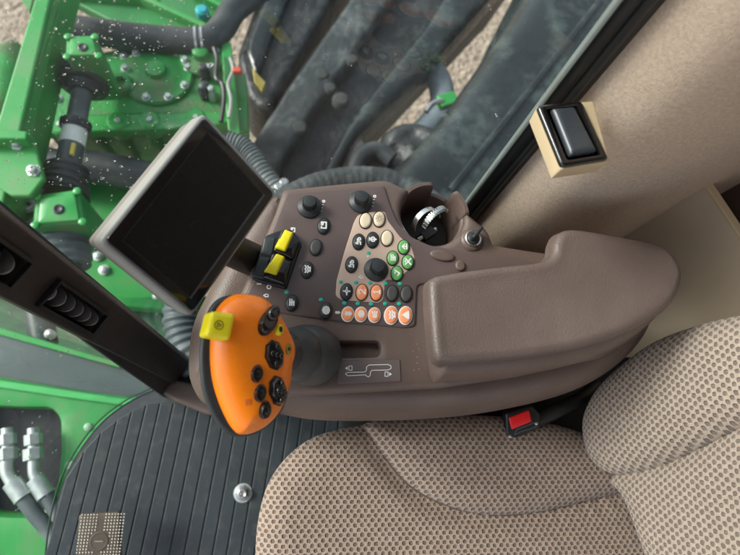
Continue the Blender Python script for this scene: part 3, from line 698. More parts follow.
# seat base below
MB().prism([(p[0]*.96+.02, p[1]-.02, .43) for p in [tuple(v) for v in co]], (0, 0, -.30)).build('seat_base', mat('seat_black', (.006, .006, .006), .7), seat, smooth=False)

MB().box((.42, .03, .28), (.60, .24, .32)).build('gap_fill_box', MATS['seat_black'], seat, smooth=False, bevel=.01)  # black box added to darken the gap between seat and console
# buckle
pk = Plane(at(520, 422, .548), Vector((-.10, -.30, 1)))
bk = thing('seatbelt_buckle', pk.o, 'black seat belt buckle with a red release button beside the cushion', 'buckle')
puffy(pk, roundpoly(tr2(pk, [(505, 413), (531, 405), (540, 414), (540, 427), (512, 440), (506, 434)]), .003), .003, .003, .014, grid=.02, step=.003, rings=3).build('buckle_body', black, bk)
puffy(Plane(pk.o+pk.n*.003, pk.n), roundpoly(tr2(pk, [(508, 417), (528, 409.5), (531, 421), (511, 429)]), .002), .002, .0015, .003, grid=.02, step=.003, rings=3).build('release_button', red, bk)
ribbon([pk.hit(*q)+pk.n*.003 for q in ((514, 434), (520, 431), (528, 428.5), (536, 425.5), (533, 422), (516, 429), (514, 434))], .0006, .0008, pk.n).build('tongue_slot', mat('slot_grey', (.10, .10, .09), .4), bk, smooth=False)
for x, y in ((509.5, 436), (535.5, 423)):
    MB().lathe(pk.hit(x, y)+pk.n*.003, [(.0022, -.001), (.0022, .0008), (.001, .0014)], axis=pk.n, seg=12).build('rivet', chrome, bk)
MB().tube([pk.hit(533, 424)-pk.n*.010, pk.hit(556, 415)-pk.n*.015, pk.hit(588, 404)-pk.n*.03, pk.hit(620, 395)-pk.n*.08], [.011, .012, .011, .010], 12).build('stalk', seal, bk)

# ---------------------------------------------------------------- cab frame round the console
def wallprism(plan, z0, z1): return MB().prism([(x, y, z1) for x, y in plan], (0, 0, z0-z1))
# upholstered rear pillar
pf_ = [(.292, .372), (.293, .362), (.298, .348), (.312, .326), (.335, .308), (.365, .300), (.41, .303), (.47, .318), (.54, .342), (.605, .365), (.75, .425), (.95, .50)]
pfs = [tuple(v)[:2] for v in catmull([Vector((a, b, 0)) for a, b in pf_], 5, False)]
plan = pfs+[(.95, .56), (.60, .48), (.30, .45)]
pl_ = thing('rear_pillar', (.45, .38, 0), 'beige carpet-covered cab pillar behind the armrest and beside the window', 'pillar')
nz = 40; vs = []; fs = []
for j in range(nz+1):
    z = -.02+1.6*j/nz
    for (a, b) in pfs: vs.append((a, b, z))
w_ = len(pfs)
for j in range(nz):
    for k in range(w_-1): a = j*w_+k; fs.append((a, a+1, a+w_+1, a+w_))
mbp = MB().add(vs, fs); o = mbp.build('carpet_cover', fabric, pl_)
o2 = wallprism([(a, b+.004) for a, b in pfs[::5]]+[(.95, .56), (.60, .48), (.32, .42)], -.02, 1.57).build('pillar_core', seal, pl_, smooth=False)
# window seal
sl = thing('window_seal', (.29, .38, 0), 'black rubber window seal with a thin grey lip along the beige pillar', 'window seal')
wallprism([(.262, .364), (.268, .351), (.297, .350), (.297, .366)], -.02, 1.58).build('seal_body', seal, sl, bevel=.004)
wallprism([(.2565, .358), (.2565, .352), (.2595, .350), (.2615, .352), (.2615, .358)], -.02, 1.58).build('grey_lip', mat('lip_rubber', (.20, .23, .22), .4, var=.1), sl, bevel=.001)
MB().tube([(.282, .3495, 0), (.282, .3495, 1.58)], .005, 12).build('inner_bead', seal, sl)
# rear wall panel with storage bin
bn = thing('storage_bin', (.68, .2, 0), 'smooth beige side panel with an open dark storage bin behind the armrest', 'storage bin')
d_ = Vector((.047, -.097)).normalized(); n_ = Vector((d_.y, -d_.x))   # n_ towards the cab interior
if n_.x > 0: n_ = -n_
a_ = Vector((.590, .400)); b_2 = a_+d_*.62
q = lambda p, s: (p.x-n_.x*s, p.y-n_.y*s)
wallprism([q(a_, 0), q(b_2, 0), q(b_2, .009), q(a_, .009)], -.02, .70).build('front_panel', beige, bn, bevel=.002)
wallprism([q(a_, -.0015), q(b_2, -.0015), q(b_2, .012), q(a_, .012)], .700, .706).build('bin_rim', beige_trim, bn, bevel=.002)
wallprism([q(a_, .009), q(b_2, .009), q(b_2, .16), q(a_, .16)], .40, .45).build('bin_floor', brown_dk, bn, smooth=False)
wallprism([q(a_, .16), q(b_2, .16), q(b_2, .18), q(a_, .18)], .40, .74).build('bin_back', brown, bn, smooth=False)

# switch box on the pillar
sw = thing('door_release', at(572, 150, .9), 'tan box with a black bezel and rocker handle on the beige pillar', 'latch switch')
pw = flat(.922)
puffy(pw, roundpoly(tr2(pw, [(536, 107), (593, 101.5), (609.5, 163), (561, 170)]), .003), .002, .0015, .022, grid=.03, step=.003, rings=3, inset=.002).build('box', beige_trim, sw)
pw2 = flat(.9245)
bzl = tr2(pw2, [(536, 106.5), (581, 102), (608, 160), (561, 168)])
ins = tr2(pw2, [(545, 110.5), (576, 107.5), (599, 156), (566, 161)])
puffy(pw2, roundpoly(bzl, .005), .003, .003, .002, grid=.02, step=.003, rings=3, holes=[roundpoly(ins, .002)], rh=.0015, Hh=.0015, hole_depth=.001).build('bezel', black_gl, sw)
pw3 = flat(.9248)
puffy(pw3, roundpoly(tr2(pw3, [(550, 110), (573, 108), (596, 153), (569, 157.5)]), .003), .006, .0055, .001, grid=.008, step=.003, rings=5).build('rocker', mat('rocker_slate', (.035, .042, .05), .28), sw)

# corner post with vents
rp = .30
def pol(r, a): return Vector((r*math.cos(math.radians(a)), r*math.sin(math.radians(a)), 0))
A_, B_ = pol(rp, 143.2), pol(rp*1.0, 154.6)
cp = thing('corner_post', (A_+B_)/2, 'dark brown cab corner post with black louvred air vents', 'corner post')
out_ = ((A_+B_)/2).normalized()
vp = Plane((A_+B_)/2+Vector((0, 0, .8)), -out_); vp.u = Vector((0, 0, 1)); vp.v = vp.n.cross(vp.u)
vent_px = [(57, 277), (105, 312), (87, 333), (32, 303)]
v0 = [Vector(vp.uv(*p)) for p in vent_px]
vlo = Vector((min(p.x for p in v0)+.003, min(p.y for p in v0)+.003)); vhi = Vector((max(p.x for p in v0)-.003, max(p.y for p in v0)-.003))
vc = (vlo+vhi)/2; vw = vhi-vlo
print('vent size', vw, 'centre z', vp.w(*vc).z)
dz_v = vw.x*1.42
half = (A_-B_).length/2
holes = []
for k in range(-1, 5):
    cu = vc.x+dz_v*k
    holes.append(([Vector((cu-vw.x/2, vc.y-vw.y/2)), Vector((cu+vw.x/2, vc.y-vw.y/2)), Vector((cu+vw.x/2, vc.y+vw.y/2)), Vector((cu-vw.x/2, vc.y+vw.y/2))], cu))
holes = [h for h in holes if .25 < vp.w(h[1], 0).z < 1.45][:]
vis = [h for h in holes if vp.w(h[1], 0).z > vp.w(vc.x, 0).z-.001]
face_o = [Vector((-.80, -half)), Vector((.85, -half)), Vector((.85, half)), Vector((-.80, half))]
puffy(vp, roundpoly(face_o, .003), .003, .003, .035, grid=.06, step=.008, rings=3, holes=[roundpoly([p for p in h[0]], .004) for h in vis], rh=.001, Hh=.001, hole_depth=.028).build('post_cover', brown_dk, cp)
for hp, cu in vis:
    fr = MB(); t_ = .0028
    u0, u1, w0, w1 = cu-vw.x/2, cu+vw.x/2, vc.y-vw.y/2, vc.y+vw.y/2
    RM = Matrix((vp.u, vp.v, vp.n)).transposed()
    for (a, b, c2_, d2) in ((u0, u1, w0-t_, w0+t_*.3), (u0, u1, w1-t_*.3, w1+t_), (u0-t_, u0+t_*.3, w0-t_, w1+t_), (u1-t_*.3, u1+t_, w0-t_, w1+t_)):
        fr.box(vp.w((a+b)/2, (c2_+d2)/2, .006+.0003*(a == u0)), (b-a, d2-c2_, .004), RM)
    vo = fr.build('air_vent', black, cp, smooth=False)
    nsl = 6
    for k in range(nsl):
        uu = u0+(u1-u0)*(k+.6)/nsl
        vs = []; n = 12
        lv = MB(); pts = []
        ww = (w1-w0)/2*.86; ht = .024
        for q_ in range(n+1): a = PI*q_/n; pts.append(((w0+w1)/2-ww*math.cos(a), -.012+ht*math.sin(a)))
        tl = .0045
        lv.add([vp.w(uu+(h+.014)*.35, w, h) for w, h in pts]+[vp.w(uu+tl*.45+(h+.014)*.35, w, h) for w, h in pts],
               [tuple(range(n+1)), tuple(range(2*n+1, n, -1))]+[(i, i+1, i+n+2, i+n+1) for i in range(n)]+[(n, 0, n+1, 2*n+1)])
        lv.build('louvre', mat('vent_black', (.20, .19, .185), .3, var=.2), vo, bevel=.0006, angle=35)
lo_ = (B_-A_).normalized()
q0, q1, q2_ = B_-lo_*.004+out_*.004, B_+lo_*.038+out_*.004, B_-lo_*.004+out_*.004+Vector((0, 0, .72))
MB().add([q0, q1, q2_, q0+out_*.02, q1+out_*.02, q2_+out_*.02], [(0, 1, 2), (3, 5, 4), (0, 3, 4, 1), (1, 4, 5, 2), (2, 5, 3, 0)]).build('post_foot', brown_dk, cp, smooth=False, bevel=.003)
MB().prism([at(x, y, .035) for x, y in ((148, 386), (176, 380), (225, 392), (235, 420), (205, 414), (176, 402))], (0, 0, -.03)).build('foot_cover', brown, cp, smooth=False, bevel=.008, seg=3)
# light edge trim and outer black seal
e_ = (A_-B_).normalized()
MB().tube([A_+e_*.001+Vector((0, 0, 0)), A_+e_*.001+Vector((0, 0, 1.6))], .0026, 12).build('edge_trim', mat('edge_brown', (.13, .11, .10), .4), cp)
c0 = A_+out_*.018+e_*.003
wallprism([(v.x, v.y) for v in (c0-e_*.010-out_*.008, c0+e_*.005-out_*.006, c0+e_*.005+out_*.016, c0-e_*.010+out_*.016)], 0, 1.6).build('door_seal', seal, cp, bevel=.004)
MB().tube([B_+out_*.006, B_+out_*.006+Vector((0, 0, 1.6))], .0022, 12).build('rear_trim', mat('edge_brown', (0, 0, 0)), cp)

# curved glass
gp = [Vector((p.x, p.y, 0)) for p in gedge[1:]]+[Vector((-.335, .19, 0)), Vector((-.30, .29, 0)), Vector((-.20, .365, 0)), Vector((-.05, .395, 0)), Vector((.12, .395, 0)), Vector((.262, .362, 0))]
gps = catmull(gp, 6, False)
vs = []; fs = []
for z in (0.002, 1.6):
    vs += [(p.x, p.y, z) for p in gps]
n = len(gps)
for k in range(n-1): fs.append((k, k+1, k+n+1, k+n))
g = MB().add(vs, fs).build('windscreen', gm, None)
tag(g, 'clear curved cab windscreen spotted with rain, standing at the mat edge', 'windscreen')
gt = MB().tube([(p.x, p.y, .001) for p in catmull(gedge[1:], 6, False)], .0022, 8).build('windscreen_gasket', mat('gasket_green', (.012, .05, .025), .7), None)
tag(gt, 'thin dark green gasket line round the front edge of the floor', 'gasket')
# raindrops
def glass_hit(x, y):
    r = ray(x, y); best = None
    for k in range(n-1):
        a, b = gps[k], gps[k+1]; dx, dy = b.x-a.x, b.y-a.y; det = r.x*(-dy)+r.y*dx
        if abs(det) < 1e-12: continue
        t = (a.x*(-dy)+a.y*dx)/det; s = (r.x*a.y-r.y*a.x)/det
        s2 = ((r.x*t-a.x)*dx+(r.y*t-a.y)*dy)/(dx*dx+dy*dy)
        if t > 0 and 0 <= s2 <= 1 and (best is None or t < best[0]): best = (t, Vector((dy, -dx, 0)).normalized())
    if best is None: return None
    p = CAM+r*best[0]
    if p.z < .01 or p.z > 1.58: return None
    return p, best[1]
dr = MB(); cnt = 0
regs = [(0, 0, 215, 190, 620), (0, 150, 140, 330, 80), (220, 0, 560, 190, 70), (0, 300, 110, 360, 110), (0, 400, 60, 520, 60), (60, 20, 160, 60, 70), (110, 300, 180, 350, 40)]
for x0, y0, x1, y1, k in regs:
    for _ in range(k):
        x, y = random.uniform(x0, x1), random.uniform(y0, y1); hgl = glass_hit(x, y)
        if not hgl: continue
        p, nn = hgl; r = span(x, y, p.z, 1)*min(1.6, random.lognormvariate(-.8, .5))
        nn = nn if nn.dot(CAM-p) < 0 else -nn
        for q_ in range(random.choice((1, 1, 2))):
            pq = p+Vector((0, 0, -1))*q_*r*1.6+Vector((-nn.y, nn.x, 0))*q_*r*random.uniform(-1, 1)
            dr.lathe(pq+nn*.0006, [(1, 0), (.85, .4*r), (.5, .68*r), (.15, .75*r)], axis=nn, sx=r, sy=r*random.uniform(.8, 1.5), seg=8, u=(0, 0, 1))
tag(dr.build('raindrops', dm, None), 'raindrops scattered over the outside of the windscreen', 'raindrops', kind='stuff')

# roof and rear wall of the cab (out of view, they shade the interior)
ROOF = True
if ROOF:
    t = MB().box((.35, -.35, 2.02), (1.5, 1.5, .06)).build('ceiling', mat('headliner', (.24, .21, .18), .9), None, smooth=False); tag(t, kind='structure')
    t = MB().box((1.12, -.35, 1.0), (.05, 1.7, 2.0)).build('wall_rear', mat('headliner', (.24, .21, .18), .9), None, smooth=False); tag(t, kind='structure')

# ================================================================== OUTSIDE
gme = MB(); S = 60
gme.add([(-S, -S, -2.3), (S, -S, -2.3), (S, S, -2.3), (-S, S, -2.3)], [(0, 1, 2, 3)])
tag(gme.build('ground', soil, None, smooth=False), kind='structure')
def pts(z, *pp_): return [at(x, y, z) for x, y in pp_]
def bolt(parent, x, y, z, r=.011, m=None, h=.01, axis=(0, 0, 1)):
    return MB().lathe(at(x, y, z), [(r*1.5, 0), (r*1.5, h*.25), (r, h*.3), (r, h), (r*.8, h*1.15)], seg=12, axis=axis).build('bolt', m or zinc, parent)
# --- main gearbox
gx = thing('gearbox', at(150, 90, -.6), 'large bolted green gear housing with a round cover outside the windscreen', 'gearbox')
zt = -.30
topo = [(52, 74), (92, 56), (130, 48), (214, 52), (236, 62), (240, 118), (150, 116), (44, 122), (46, 96)]
P2 = flat(zt)
puffy(P2, roundpoly(tr2(P2, topo), .03), .012, .012, .55, grid=.06, step=.03, rings=4).build('case', grn_cast, gx)
P3 = flat(zt+.010)
puffy(P3, roundpoly(tr2(P3, [(38, 118), (225, 112), (232, 122), (210, 128), (40, 134)]), .01), .006, .006, .03, grid=.06, step=.02, rings=3).build('flange', grn, gx)
cc_ = at(158, 76, zt+.012); rr = (at(158+36, 76, zt)-at(158, 76, zt)).length
cov = MB().lathe(cc_, [(rr, -.01), (rr, .008), (rr*.94, .016), (rr*.60, .018), (rr*.52, .026), (rr*.30, .028), (rr*.26, .045), (rr*.12, .05)], seg=48).build('round_cover', grn_cast, gx)
for k in range(9):
    a = k*2*PI/9+.3; p = cc_+Vector((math.cos(a), math.sin(a), 0))*rr*.86+Vector((0, 0, .014))
    MB().lathe(p, [(.014, 0), (.014, .004), (.010, .005), (.010, .015), (.008, .017)], seg=10).build('bolt', zinc, cov)
c3 = at(202, 60, zt+.012)
cov2 = MB().lathe(c3, [(.075, -.01), (.075, .02), (.068, .026), (.03, .028), (.026, .05), (.018, .055)], seg=32).build('small_cover', grn_cast, gx)
for k in range(4):
    a = k*PI/2+.5; p = c3+Vector((math.cos(a), math.sin(a), 0))*.058+Vector((0, 0, .026))
    MB().lathe(p, [(.012, 0), (.012, .004), (.009, .005), (.009, .013)], seg=10).build('bolt', zinc, cov2)
MB().lathe(at(123, 88, zt+.01), [(.036, 0), (.036, .03), (.030, .036), (.020, .036), (.018, .02)], seg=28).build('filler_boss', grn_cast, gx)
for x, y in ((46, 98), (57, 99), (124, 56), (112, 90), (116, 95), (137, 96), (180, 52), (187, 85), (62, 84)): bolt(gx, x, y, zt+.012)
for x, y in ((118, 122), (150, 121), (60, 126), (196, 119)):
    MB().lathe(at(x, y, zt+.012), [(.034, -.06), (.034, .006), (.028, .012)], seg=20).build('lug', grn, gx)
    bolt(gx, x, y-1, zt+.02, .009)
for x in (52, 92, 118, 150, 178, 205):
    a = at(x, 126, zt-.02); MB().box(a+Vector((0, .0, -.13)), (.022, .05, .24)).build('rib', grn_cast, gx, bevel=.005)
for x, y, s in ((205, 76, .022), (214, 75, .016), (206, 94, .026), (213, 97, .018)):
    MB().lathe(at(x, y, zt+.02), [(s, -.02), (s, .02), (s*.7, .03), (s*.7, .05), (s*.4, .055)], seg=6).build('port_fitting', zinc if s < .02 else rub, gx)
# right-hand bracket with wiring
bb = thing('side_bracket', at(232, 90, -.4), 'narrow green bracket with cables at the right of the gear housing', 'bracket')
MB().prism(pts(-.25, (221, 42), (231, 42), (238, 110), (242, 150), (230, 150), (224, 90)), (0, 0, -.05)).build('upright', grn, bb, smooth=False, bevel=.004)
MB().prism(pts(-.30, (232, 72), (246, 74), (248, 132), (238, 132)), (0, 0, -.12)).build('side_plate', grn, bb, smooth=False, bevel=.004)
MB().tube(catmull(pts(-.22, (214, 48), (217, 60), (216, 78), (222, 84), (224, 100), (221, 122)), 6, False), .008, 8).build('cable', black, bb)
MB().tube(catmull(pts(-.22, (230, 58), (233, 70), (228, 84), (231, 100), (229, 118)), 6, False), .006, 8).build('cable', mat('grey_cable', (.3, .3, .28), .5), bb)
MB().box(at(237, 71, -.22), (.03, .02, .02)).build('red_clip', mat('faded_red', (.55, .07, .04), .5), bb, bevel=.004)
MB().prism(pts(-.27, (252, 66), (258, 74), (266, 82), (262, 92), (254, 82)), (0, 0, -.02)).build('amber_reflector', brass, bb, smooth=False, bevel=.004)
# --- driveshaft with bellows
ds = thing('drive_shaft', at(72, 140, -.25), 'grey drive shaft between two green gear boxes with ribbed rubber boots', 'drive shaft')
zs = -.16
s0, s1 = at(88, 62, zs), at(62, 196, zs)
ax_ = (s1-s0).normalized(); Lf = (s1-s0).length; k_ = Lf
def bell(a, b, r0, r1, nr, name, m=rub):
    path = []; rad = []
    for k in range(nr*6+1):
        t = k/(nr*6); path.append(a.lerp(b, t)); rad.append((r0+(r1-r0)*t)*(1+.05*math.sin(2*PI*nr*t)))
    return MB().tube(path, rad, 28).build(name, m, ds)
bell(s0, s0.lerp(s1, .20), .062, .070, 5, 'upper_boot'); bell(s0.lerp(s1, .20), s0.lerp(s1, .245), .056, .042, 1, 'boot_neck')
MB().tube([s0.lerp(s1, .22), s0.lerp(s1, .52)], .029, 24).build('outer_tube', rub_lt, ds)
MB().tube([s0.lerp(s1, .47), s0.lerp(s1, .475), s0.lerp(s1, .51), s0.lerp(s1, .53)], [.038, .044, .044, .038], 24).build('shaft_collar', rub, ds)
MB().tube([s0.lerp(s1, .52), s0.lerp(s1, .64)], .035, 24).build('warning_sleeve', mat('white_label', (.72, .75, .70), .5, var=.1), ds)
MB().tube([s0.lerp(s1, .63), s0.lerp(s1, .84)], .034, 24).build('inner_tube', rub_lt, ds)
MB().box(s0.lerp(s1, .70)+Vector((.02, -.005, .034)), (.012, .04, .012)).build('yellow_tag', mat('dull_yellow', (.6, .5, .08), .5), ds, bevel=.003)
bell(s0.lerp(s1, .80), s0.lerp(s1, 1.0), .056, .074, 4, 'lower_boot')
# boxes on either end
def gearhead(px, z, name, lab, hole, dn=.16):
    g_ = thing(name, at(px[0][0], px[0][1], z-.2), lab, 'gear box')
    P_ = flat(z); puffy(P_, roundpoly(tr2(P_, px), .012), .01, .01, dn, grid=.05, step=.02, rings=4).build('case', grn_cast, g_)
    cx_, cy_ = sum(p[0] for p in px)/4, sum(p[1] for p in px)/4
    P_2 = flat(z+.011); puffy(P_2, roundpoly(tr2(P_2, [(cx_+(a-cx_)*.8, cy_+(b-cy_)*.8) for a, b in px]), .008), .004, .006, .004, grid=.05, step=.02, rings=3).build('lid', grn, g_)
    MB().lathe(at(cx_, cy_, z+.017), [(.014, -.002), (.014, .003), (.010, .005), (.006, .002)], seg=16).build('plug', dk, g_)
    for a, b in px: MB().lathe(at(cx_+(a-cx_)*.9, cy_+(b-cy_)*.9, z+.010), [(.010, 0), (.010, .008), (.006, .01)], seg=10).build('bolt', grn, g_)
    return g_
gearhead([(67, 37), (97, 37), (101, 58), (66, 59)], -.04, 'gear_head', 'green square gear box at the upper end of the drive shaft', 0, .20)
g2 = gearhead([(36, 196), (80, 190), (86, 224), (33, 228)], -.05, 'gear_head', 'green square gear box at the lower end of the drive shaft', 0, .20)
MB().prism(pts(-.14, (22, 212), (34, 186), (44, 190), (50, 225), (45, 250), (18, 240)), (0, 0, -.05)).build('cheek', grn_cast, g2, smooth=False, bevel=.006)
for x, y in ((38, 188), (32, 205), (29, 207)): bolt(g2, x, y, -.12, .012)
lb = thing('rubber_boot', at(60, 245, -.2), 'ribbed grey rubber boot below the lower gear box, partly behind the post', 'boot')
a, b = at(58, 226, -.16), at(66, 268, -.16); path = []; rad = []
for k in range(31): t = k/30; path.append(a.lerp(b, t)); rad.append((.085-.02*t)*(1+.05*math.sin(2*PI*5*t)))
MB().tube(path, rad, 28).build('bellows', rub_lt, lb); MB().tube([b, b.lerp(a, -.35)], .04, 20).build('stub', rub_lt, lb)
# deck plate below
dp = thing('lower_deck', at(110, 270, -.5), 'flat bright green deck plate under the drive shaft and behind the monitor', 'deck plate')
MB().prism(pts(-.46, (-80, 160), (20, 172), (150, 160), (250, 200), (200, 296), (118, 300), (60, 292), (-80, 270)), (0, 0, -.03)).build('plate', grn, dp, smooth=False, bevel=.004)
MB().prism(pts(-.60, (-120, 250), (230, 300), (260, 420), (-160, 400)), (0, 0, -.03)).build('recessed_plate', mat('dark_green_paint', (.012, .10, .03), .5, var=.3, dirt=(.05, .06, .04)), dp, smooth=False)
for x, y in ((92, 252), (98, 256), (104, 270), (132, 208), (110, 176), (122, 222), (158, 296)): bolt(dp, x, y, -.455, .012)
MB().prism(pts(-.40, (112, 296), (176, 300), (190, 312), (120, 306)), (0, 0, -.06)).build('edge_flange', grn, dp, smooth=False, bevel=.004)
# cross pipe
xp = thing('cross_pipe', at(100, 170, -.38), 'black rubber pipe crossing beneath the drive shaft', 'pipe')
MB().tube(catmull(pts(-.36, (30, 160), (60, 166), (100, 168), (150, 178), (190, 186)), 5, False), .055, 24).build('pipe', rub, xp)
# green diagonal beam
gbm = thing('frame_beam', at(30, 90, 0), 'thick light green diagonal frame beam at the left of the windscreen', 'frame beam')
z1 = -.02
tp = pts(z1, (32, -60), (53, -60), (49, 0), (14, 190), (-20, 260), (-36, 260), (-6, 160), (26, 10))
MB().prism(pts(z1, (60, -40), (50, 0), (24, 113), (6, 190), (-12, 270), (-60, 270), (-24, 190), (0, 113), (34, 0), (44, -40)), (0, 0, -.12)).build('beam_face', grn, gbm, smooth=False, bevel=.006, seg=3)
FB = [(60, -40), (50, 0), (24, 113), (6, 190), (-12, 270)]; FC = [(73, -40), (62, 0), (37, 113), (20, 190), (2, 270)]
MB().prism([at(x, y, z1-.008) for x, y in FB]+[at(x, y, z1-.045) for x, y in FC[::-1]], (0, 0, -.10)).build('beam_side', grn, gbm, smooth=False)
MB().prism(pts(-.03+.02, (-30, 128), (28, 131), (34, 140), (44, 178), (30, 196), (12, 196), (-30, 170)), (0, 0, -.02)).build('gusset', grn, gbm, smooth=False, bevel=.005)
MB().prism(pts(.03, (-30, 126), (27, 131), (26, 139), (-30, 138)), (0, 0, -.05)).build('gusset_lip', grn, gbm, smooth=False, bevel=.004)
for x, y in ((18, 145), (34, 171)):
    MB().lathe(at(x, y, -.01), [(.018, 0), (.018, .004), (.012, .005), (.012, .016), (.009, .018)], seg=6).build('bolt', zinc, gbm)
sb_ = thing('side_casting', at(0, 60, -.3), 'green rounded casting behind the diagonal beam at the left edge', 'casting')
P_ = flat(-.28); puffy(P_, catmull(tr2(P_, [(-60, 70), (0, 50), (22, 46), (30, 80), (10, 130), (-60, 150)]), 5), .06, .06, .2, grid=.04, step=.03).build('casting', grn_cast, sb_)
P_ = flat(-.40); puffy(P_, catmull(tr2(P_, [(-70, 150), (-10, 140), (30, 170), (40, 210), (20, 250), (-70, 260)]), 5), .08, .08, .2, grid=.04, step=.03).build('lower_casting', grn_cast, sb_)
# upper green panels
up = thing('header_panel', at(150, 10, -.7), 'long dark green machine panel with lighter ridges beyond the black hose', 'machine panel')
zp = -.62
MB().prism(pts(zp, (60, -40), (300, -40), (238, 8), (222, 34), (150, 40), (120, 26), (66, -2)), (0, 0, -.05)).build('panel', mat('panel_green', (.018, .20, .045), .45, var=.25, vscale=4, dirt=(.06, .1, .05)), up, smooth=False, bevel=.01)  # deeper green base colour with mottled dirt
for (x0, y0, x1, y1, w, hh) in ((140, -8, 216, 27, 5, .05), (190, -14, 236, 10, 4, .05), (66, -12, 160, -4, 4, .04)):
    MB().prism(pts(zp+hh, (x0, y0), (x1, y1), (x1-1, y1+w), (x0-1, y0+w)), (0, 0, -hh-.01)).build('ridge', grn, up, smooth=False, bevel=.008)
MB().prism(pts(-.6, (22, -30), (34, -30), (32, 0), (29, 12), (22, 0)), (0, 0, -.04)).build('end_tab', grn, up, smooth=False)
MB().lathe(at(203, 15, zp+.02), [(.028, 0), (.028, .03), (.018, .04)], seg=16).build('blue_cap', mat('blue_cap', (.02, .35, .40), .4), up)
# black hose
hs = thing('black_hose', at(140, 40, -.3), 'thick black rubber hose looping above the green gear housing', 'hose')
hp = catmull(pts(-.25, (64, 54), (57, 42), (62, 33), (74, 30), (100, 33), (140, 38), (180, 41), (207, 40), (222, 28), (232, 12), (246, 0), (262, -12), (290, -25)), 7, False)
MB().tube(hp, .046, 22).build('hose', rub, hs)
for x in (195.5, 201.5):
    a, b = at(x, 40.7, -.25), at(x+2.2, 40.7, -.25); MB().tube([a, b], .049, 22).build('hose_clamp_band', chrome, hs)
# ribbed hoses near monitor
def ribbed(name, lab, P, r, nr, m=rub_lt, amp=.07):
    t_ = thing(name, P[len(P)//2]-Vector((0, 0, r)), lab, 'hose'); C_ = catmull(P, 24, False); rad = [r*(1+amp*math.sin(2*PI*nr*k/len(C_))) for k in range(len(C_))]
    MB().tube(C_, rad, 20).build('ribbed_tube', m, t_); return t_
rh1 = ribbed('ribbed_hose', 'grey ribbed hose curving down behind the upper monitor corner', pts(.05, (226, 140), (242, 146), (254, 158), (266, 176), (280, 196), (290, 220)), .026, 26)
ribbed('ribbed_hose', 'grey ribbed hose below the monitor beside the corner post', pts(.0, (182, 296), (180, 320), (186, 344), (200, 372)), .040, 10)
for x, y in ((279, 188), (284, 184)): MB().lathe(at(x, y, .09), [(.012, 0), (.012, .012), (.008, .016)], seg=12).build('clip', chrome, rh1)
# huge tyre with broad diagonal lugs
ty = thing('machine_tyre', at(370, 100, -1.1), 'huge black rubber tyre with broad diagonal lugs outside the window', 'tyre')
def lug(z, px, H, r_, dep, m, name='tread_lug'):
    P_ = flat(z); puffy(P_, catmull(roundpoly(tr2(P_, px), .05, 3), 2), r_, H, dep, grid=.04, step=.025, rings=6, inset=-.01).build(name, m, ty)
tyre_d = mat('tyre_rubber', (.010, .012, .013), .45, var=.35, vscale=8, bump=.8, bscale=28, dirt=(.075, .085, .082), dirtscale=9, dirtamt=.55, bdist=.01)
tyre_l = mat('dusty_tyre_rubber', (.032, .040, .041), .5, var=.35, vscale=7, bump=.8, bscale=24, dirt=(.15, .165, .16), dirtscale=7, dirtamt=.7, bdist=.01)
lug(-.70, [(237, 60), (262, -10), (290, -70), (372, -70), (325, 15), (284, 84), (268, 116), (250, 104)], .03, .03, .25, tyre_d)
lug(-.66, [(244, 52), (285, -50), (312, -50), (276, 30), (256, 84)], .03, .03, .05, slate, 'lug_ridge')
lug(-.80, [(262, 165), (300, 100), (400, -50), (428, -90), (560, -90), (500, -8), (400, 96), (342, 156), (322, 196), (285, 225), (262, 205)], .03, .03, .25, tyre_d)
lug(-.72, [(250, 150), (286, 92), (345, 9), (385, -55), (425, -55), (380, 20), (312, 118), (276, 176), (256, 190)], .035, .03, .12, tyre_l, 'lug_ridge')
lug(-.74, [(318, 180), (352, 118), (425, 28), (480, -60), (540, -60), (488, 2), (420, 78), (356, 140), (338, 176), (320, 200)], .04, .05, .10, slate, 'lug_ridge')
for x, y, q in ((322, 75, .035), (330, 88, .03), (341, 100, .04), (352, 60, .03), (300, 128, .035)):
    MB().lathe(at(x, y, -.69), [(q, -.02), (q, .0), (q*.7, q*.4), (q*.2, q*.5)], seg=14).build('mud_clod', mat('dry_mud', (.045, .050, .048), .9, var=.3, bump=.5, bscale=60), ty)
ribbed('ribbed_hose', 'wide weathered ribbed hose along the back edge of the console', pts(.1, (272, 218), (300, 196), (335, 184), (372, 182), (410, 192), (440, 215)), .040, 26, amp=.014, m=tyre_l)
# dark tangle and pale pipe
tg = thing('bent_pipe', at(440, 90, -.7), 'pale blue-grey bent pipe rising from dark fittings beside bare ground', 'pipe')
MB().tube(catmull(pts(-.86, (400, 150), (425, 130), (441, 108), (440, 84), (428, 66), (405, 52)), 6, False), .062, 24).build('pipe', mat('pale_pipe', (.17, .21, .235), .4, var=.15), tg)
P_ = flat(-.62); puffy(P_, catmull(tr2(P_, [(334, 196), (342, 172), (350, 150), (362, 141), (372, 150), (384, 136), (400, 128), (424, 130), (444, 148), (430, 180), (390, 205)]), 4), .08, .09, .15, grid=.03, step=.02, rings=6, extra=lambda u, v: .03*math.sin(u*38)*math.cos(v*31)).build('dark_casting', tyre_d, tg)
MB().tube(catmull(pts(-.50, (352, 178), (360, 158), (376, 150), (392, 160)), 6, False), .035, 16).build('dark_elbow', rub, tg)
MB().box(at(447, 101, -.62), (.09, .06, .04), Matrix.Rotation(.4, 3, 'Z')).build('green_block', grn, tg, bevel=.006)
MB().tube(catmull(pts(-.60, (426, 112), (432, 104), (442, 100)), 6, False), .012, 10).build('silver_elbow', chrome, tg)
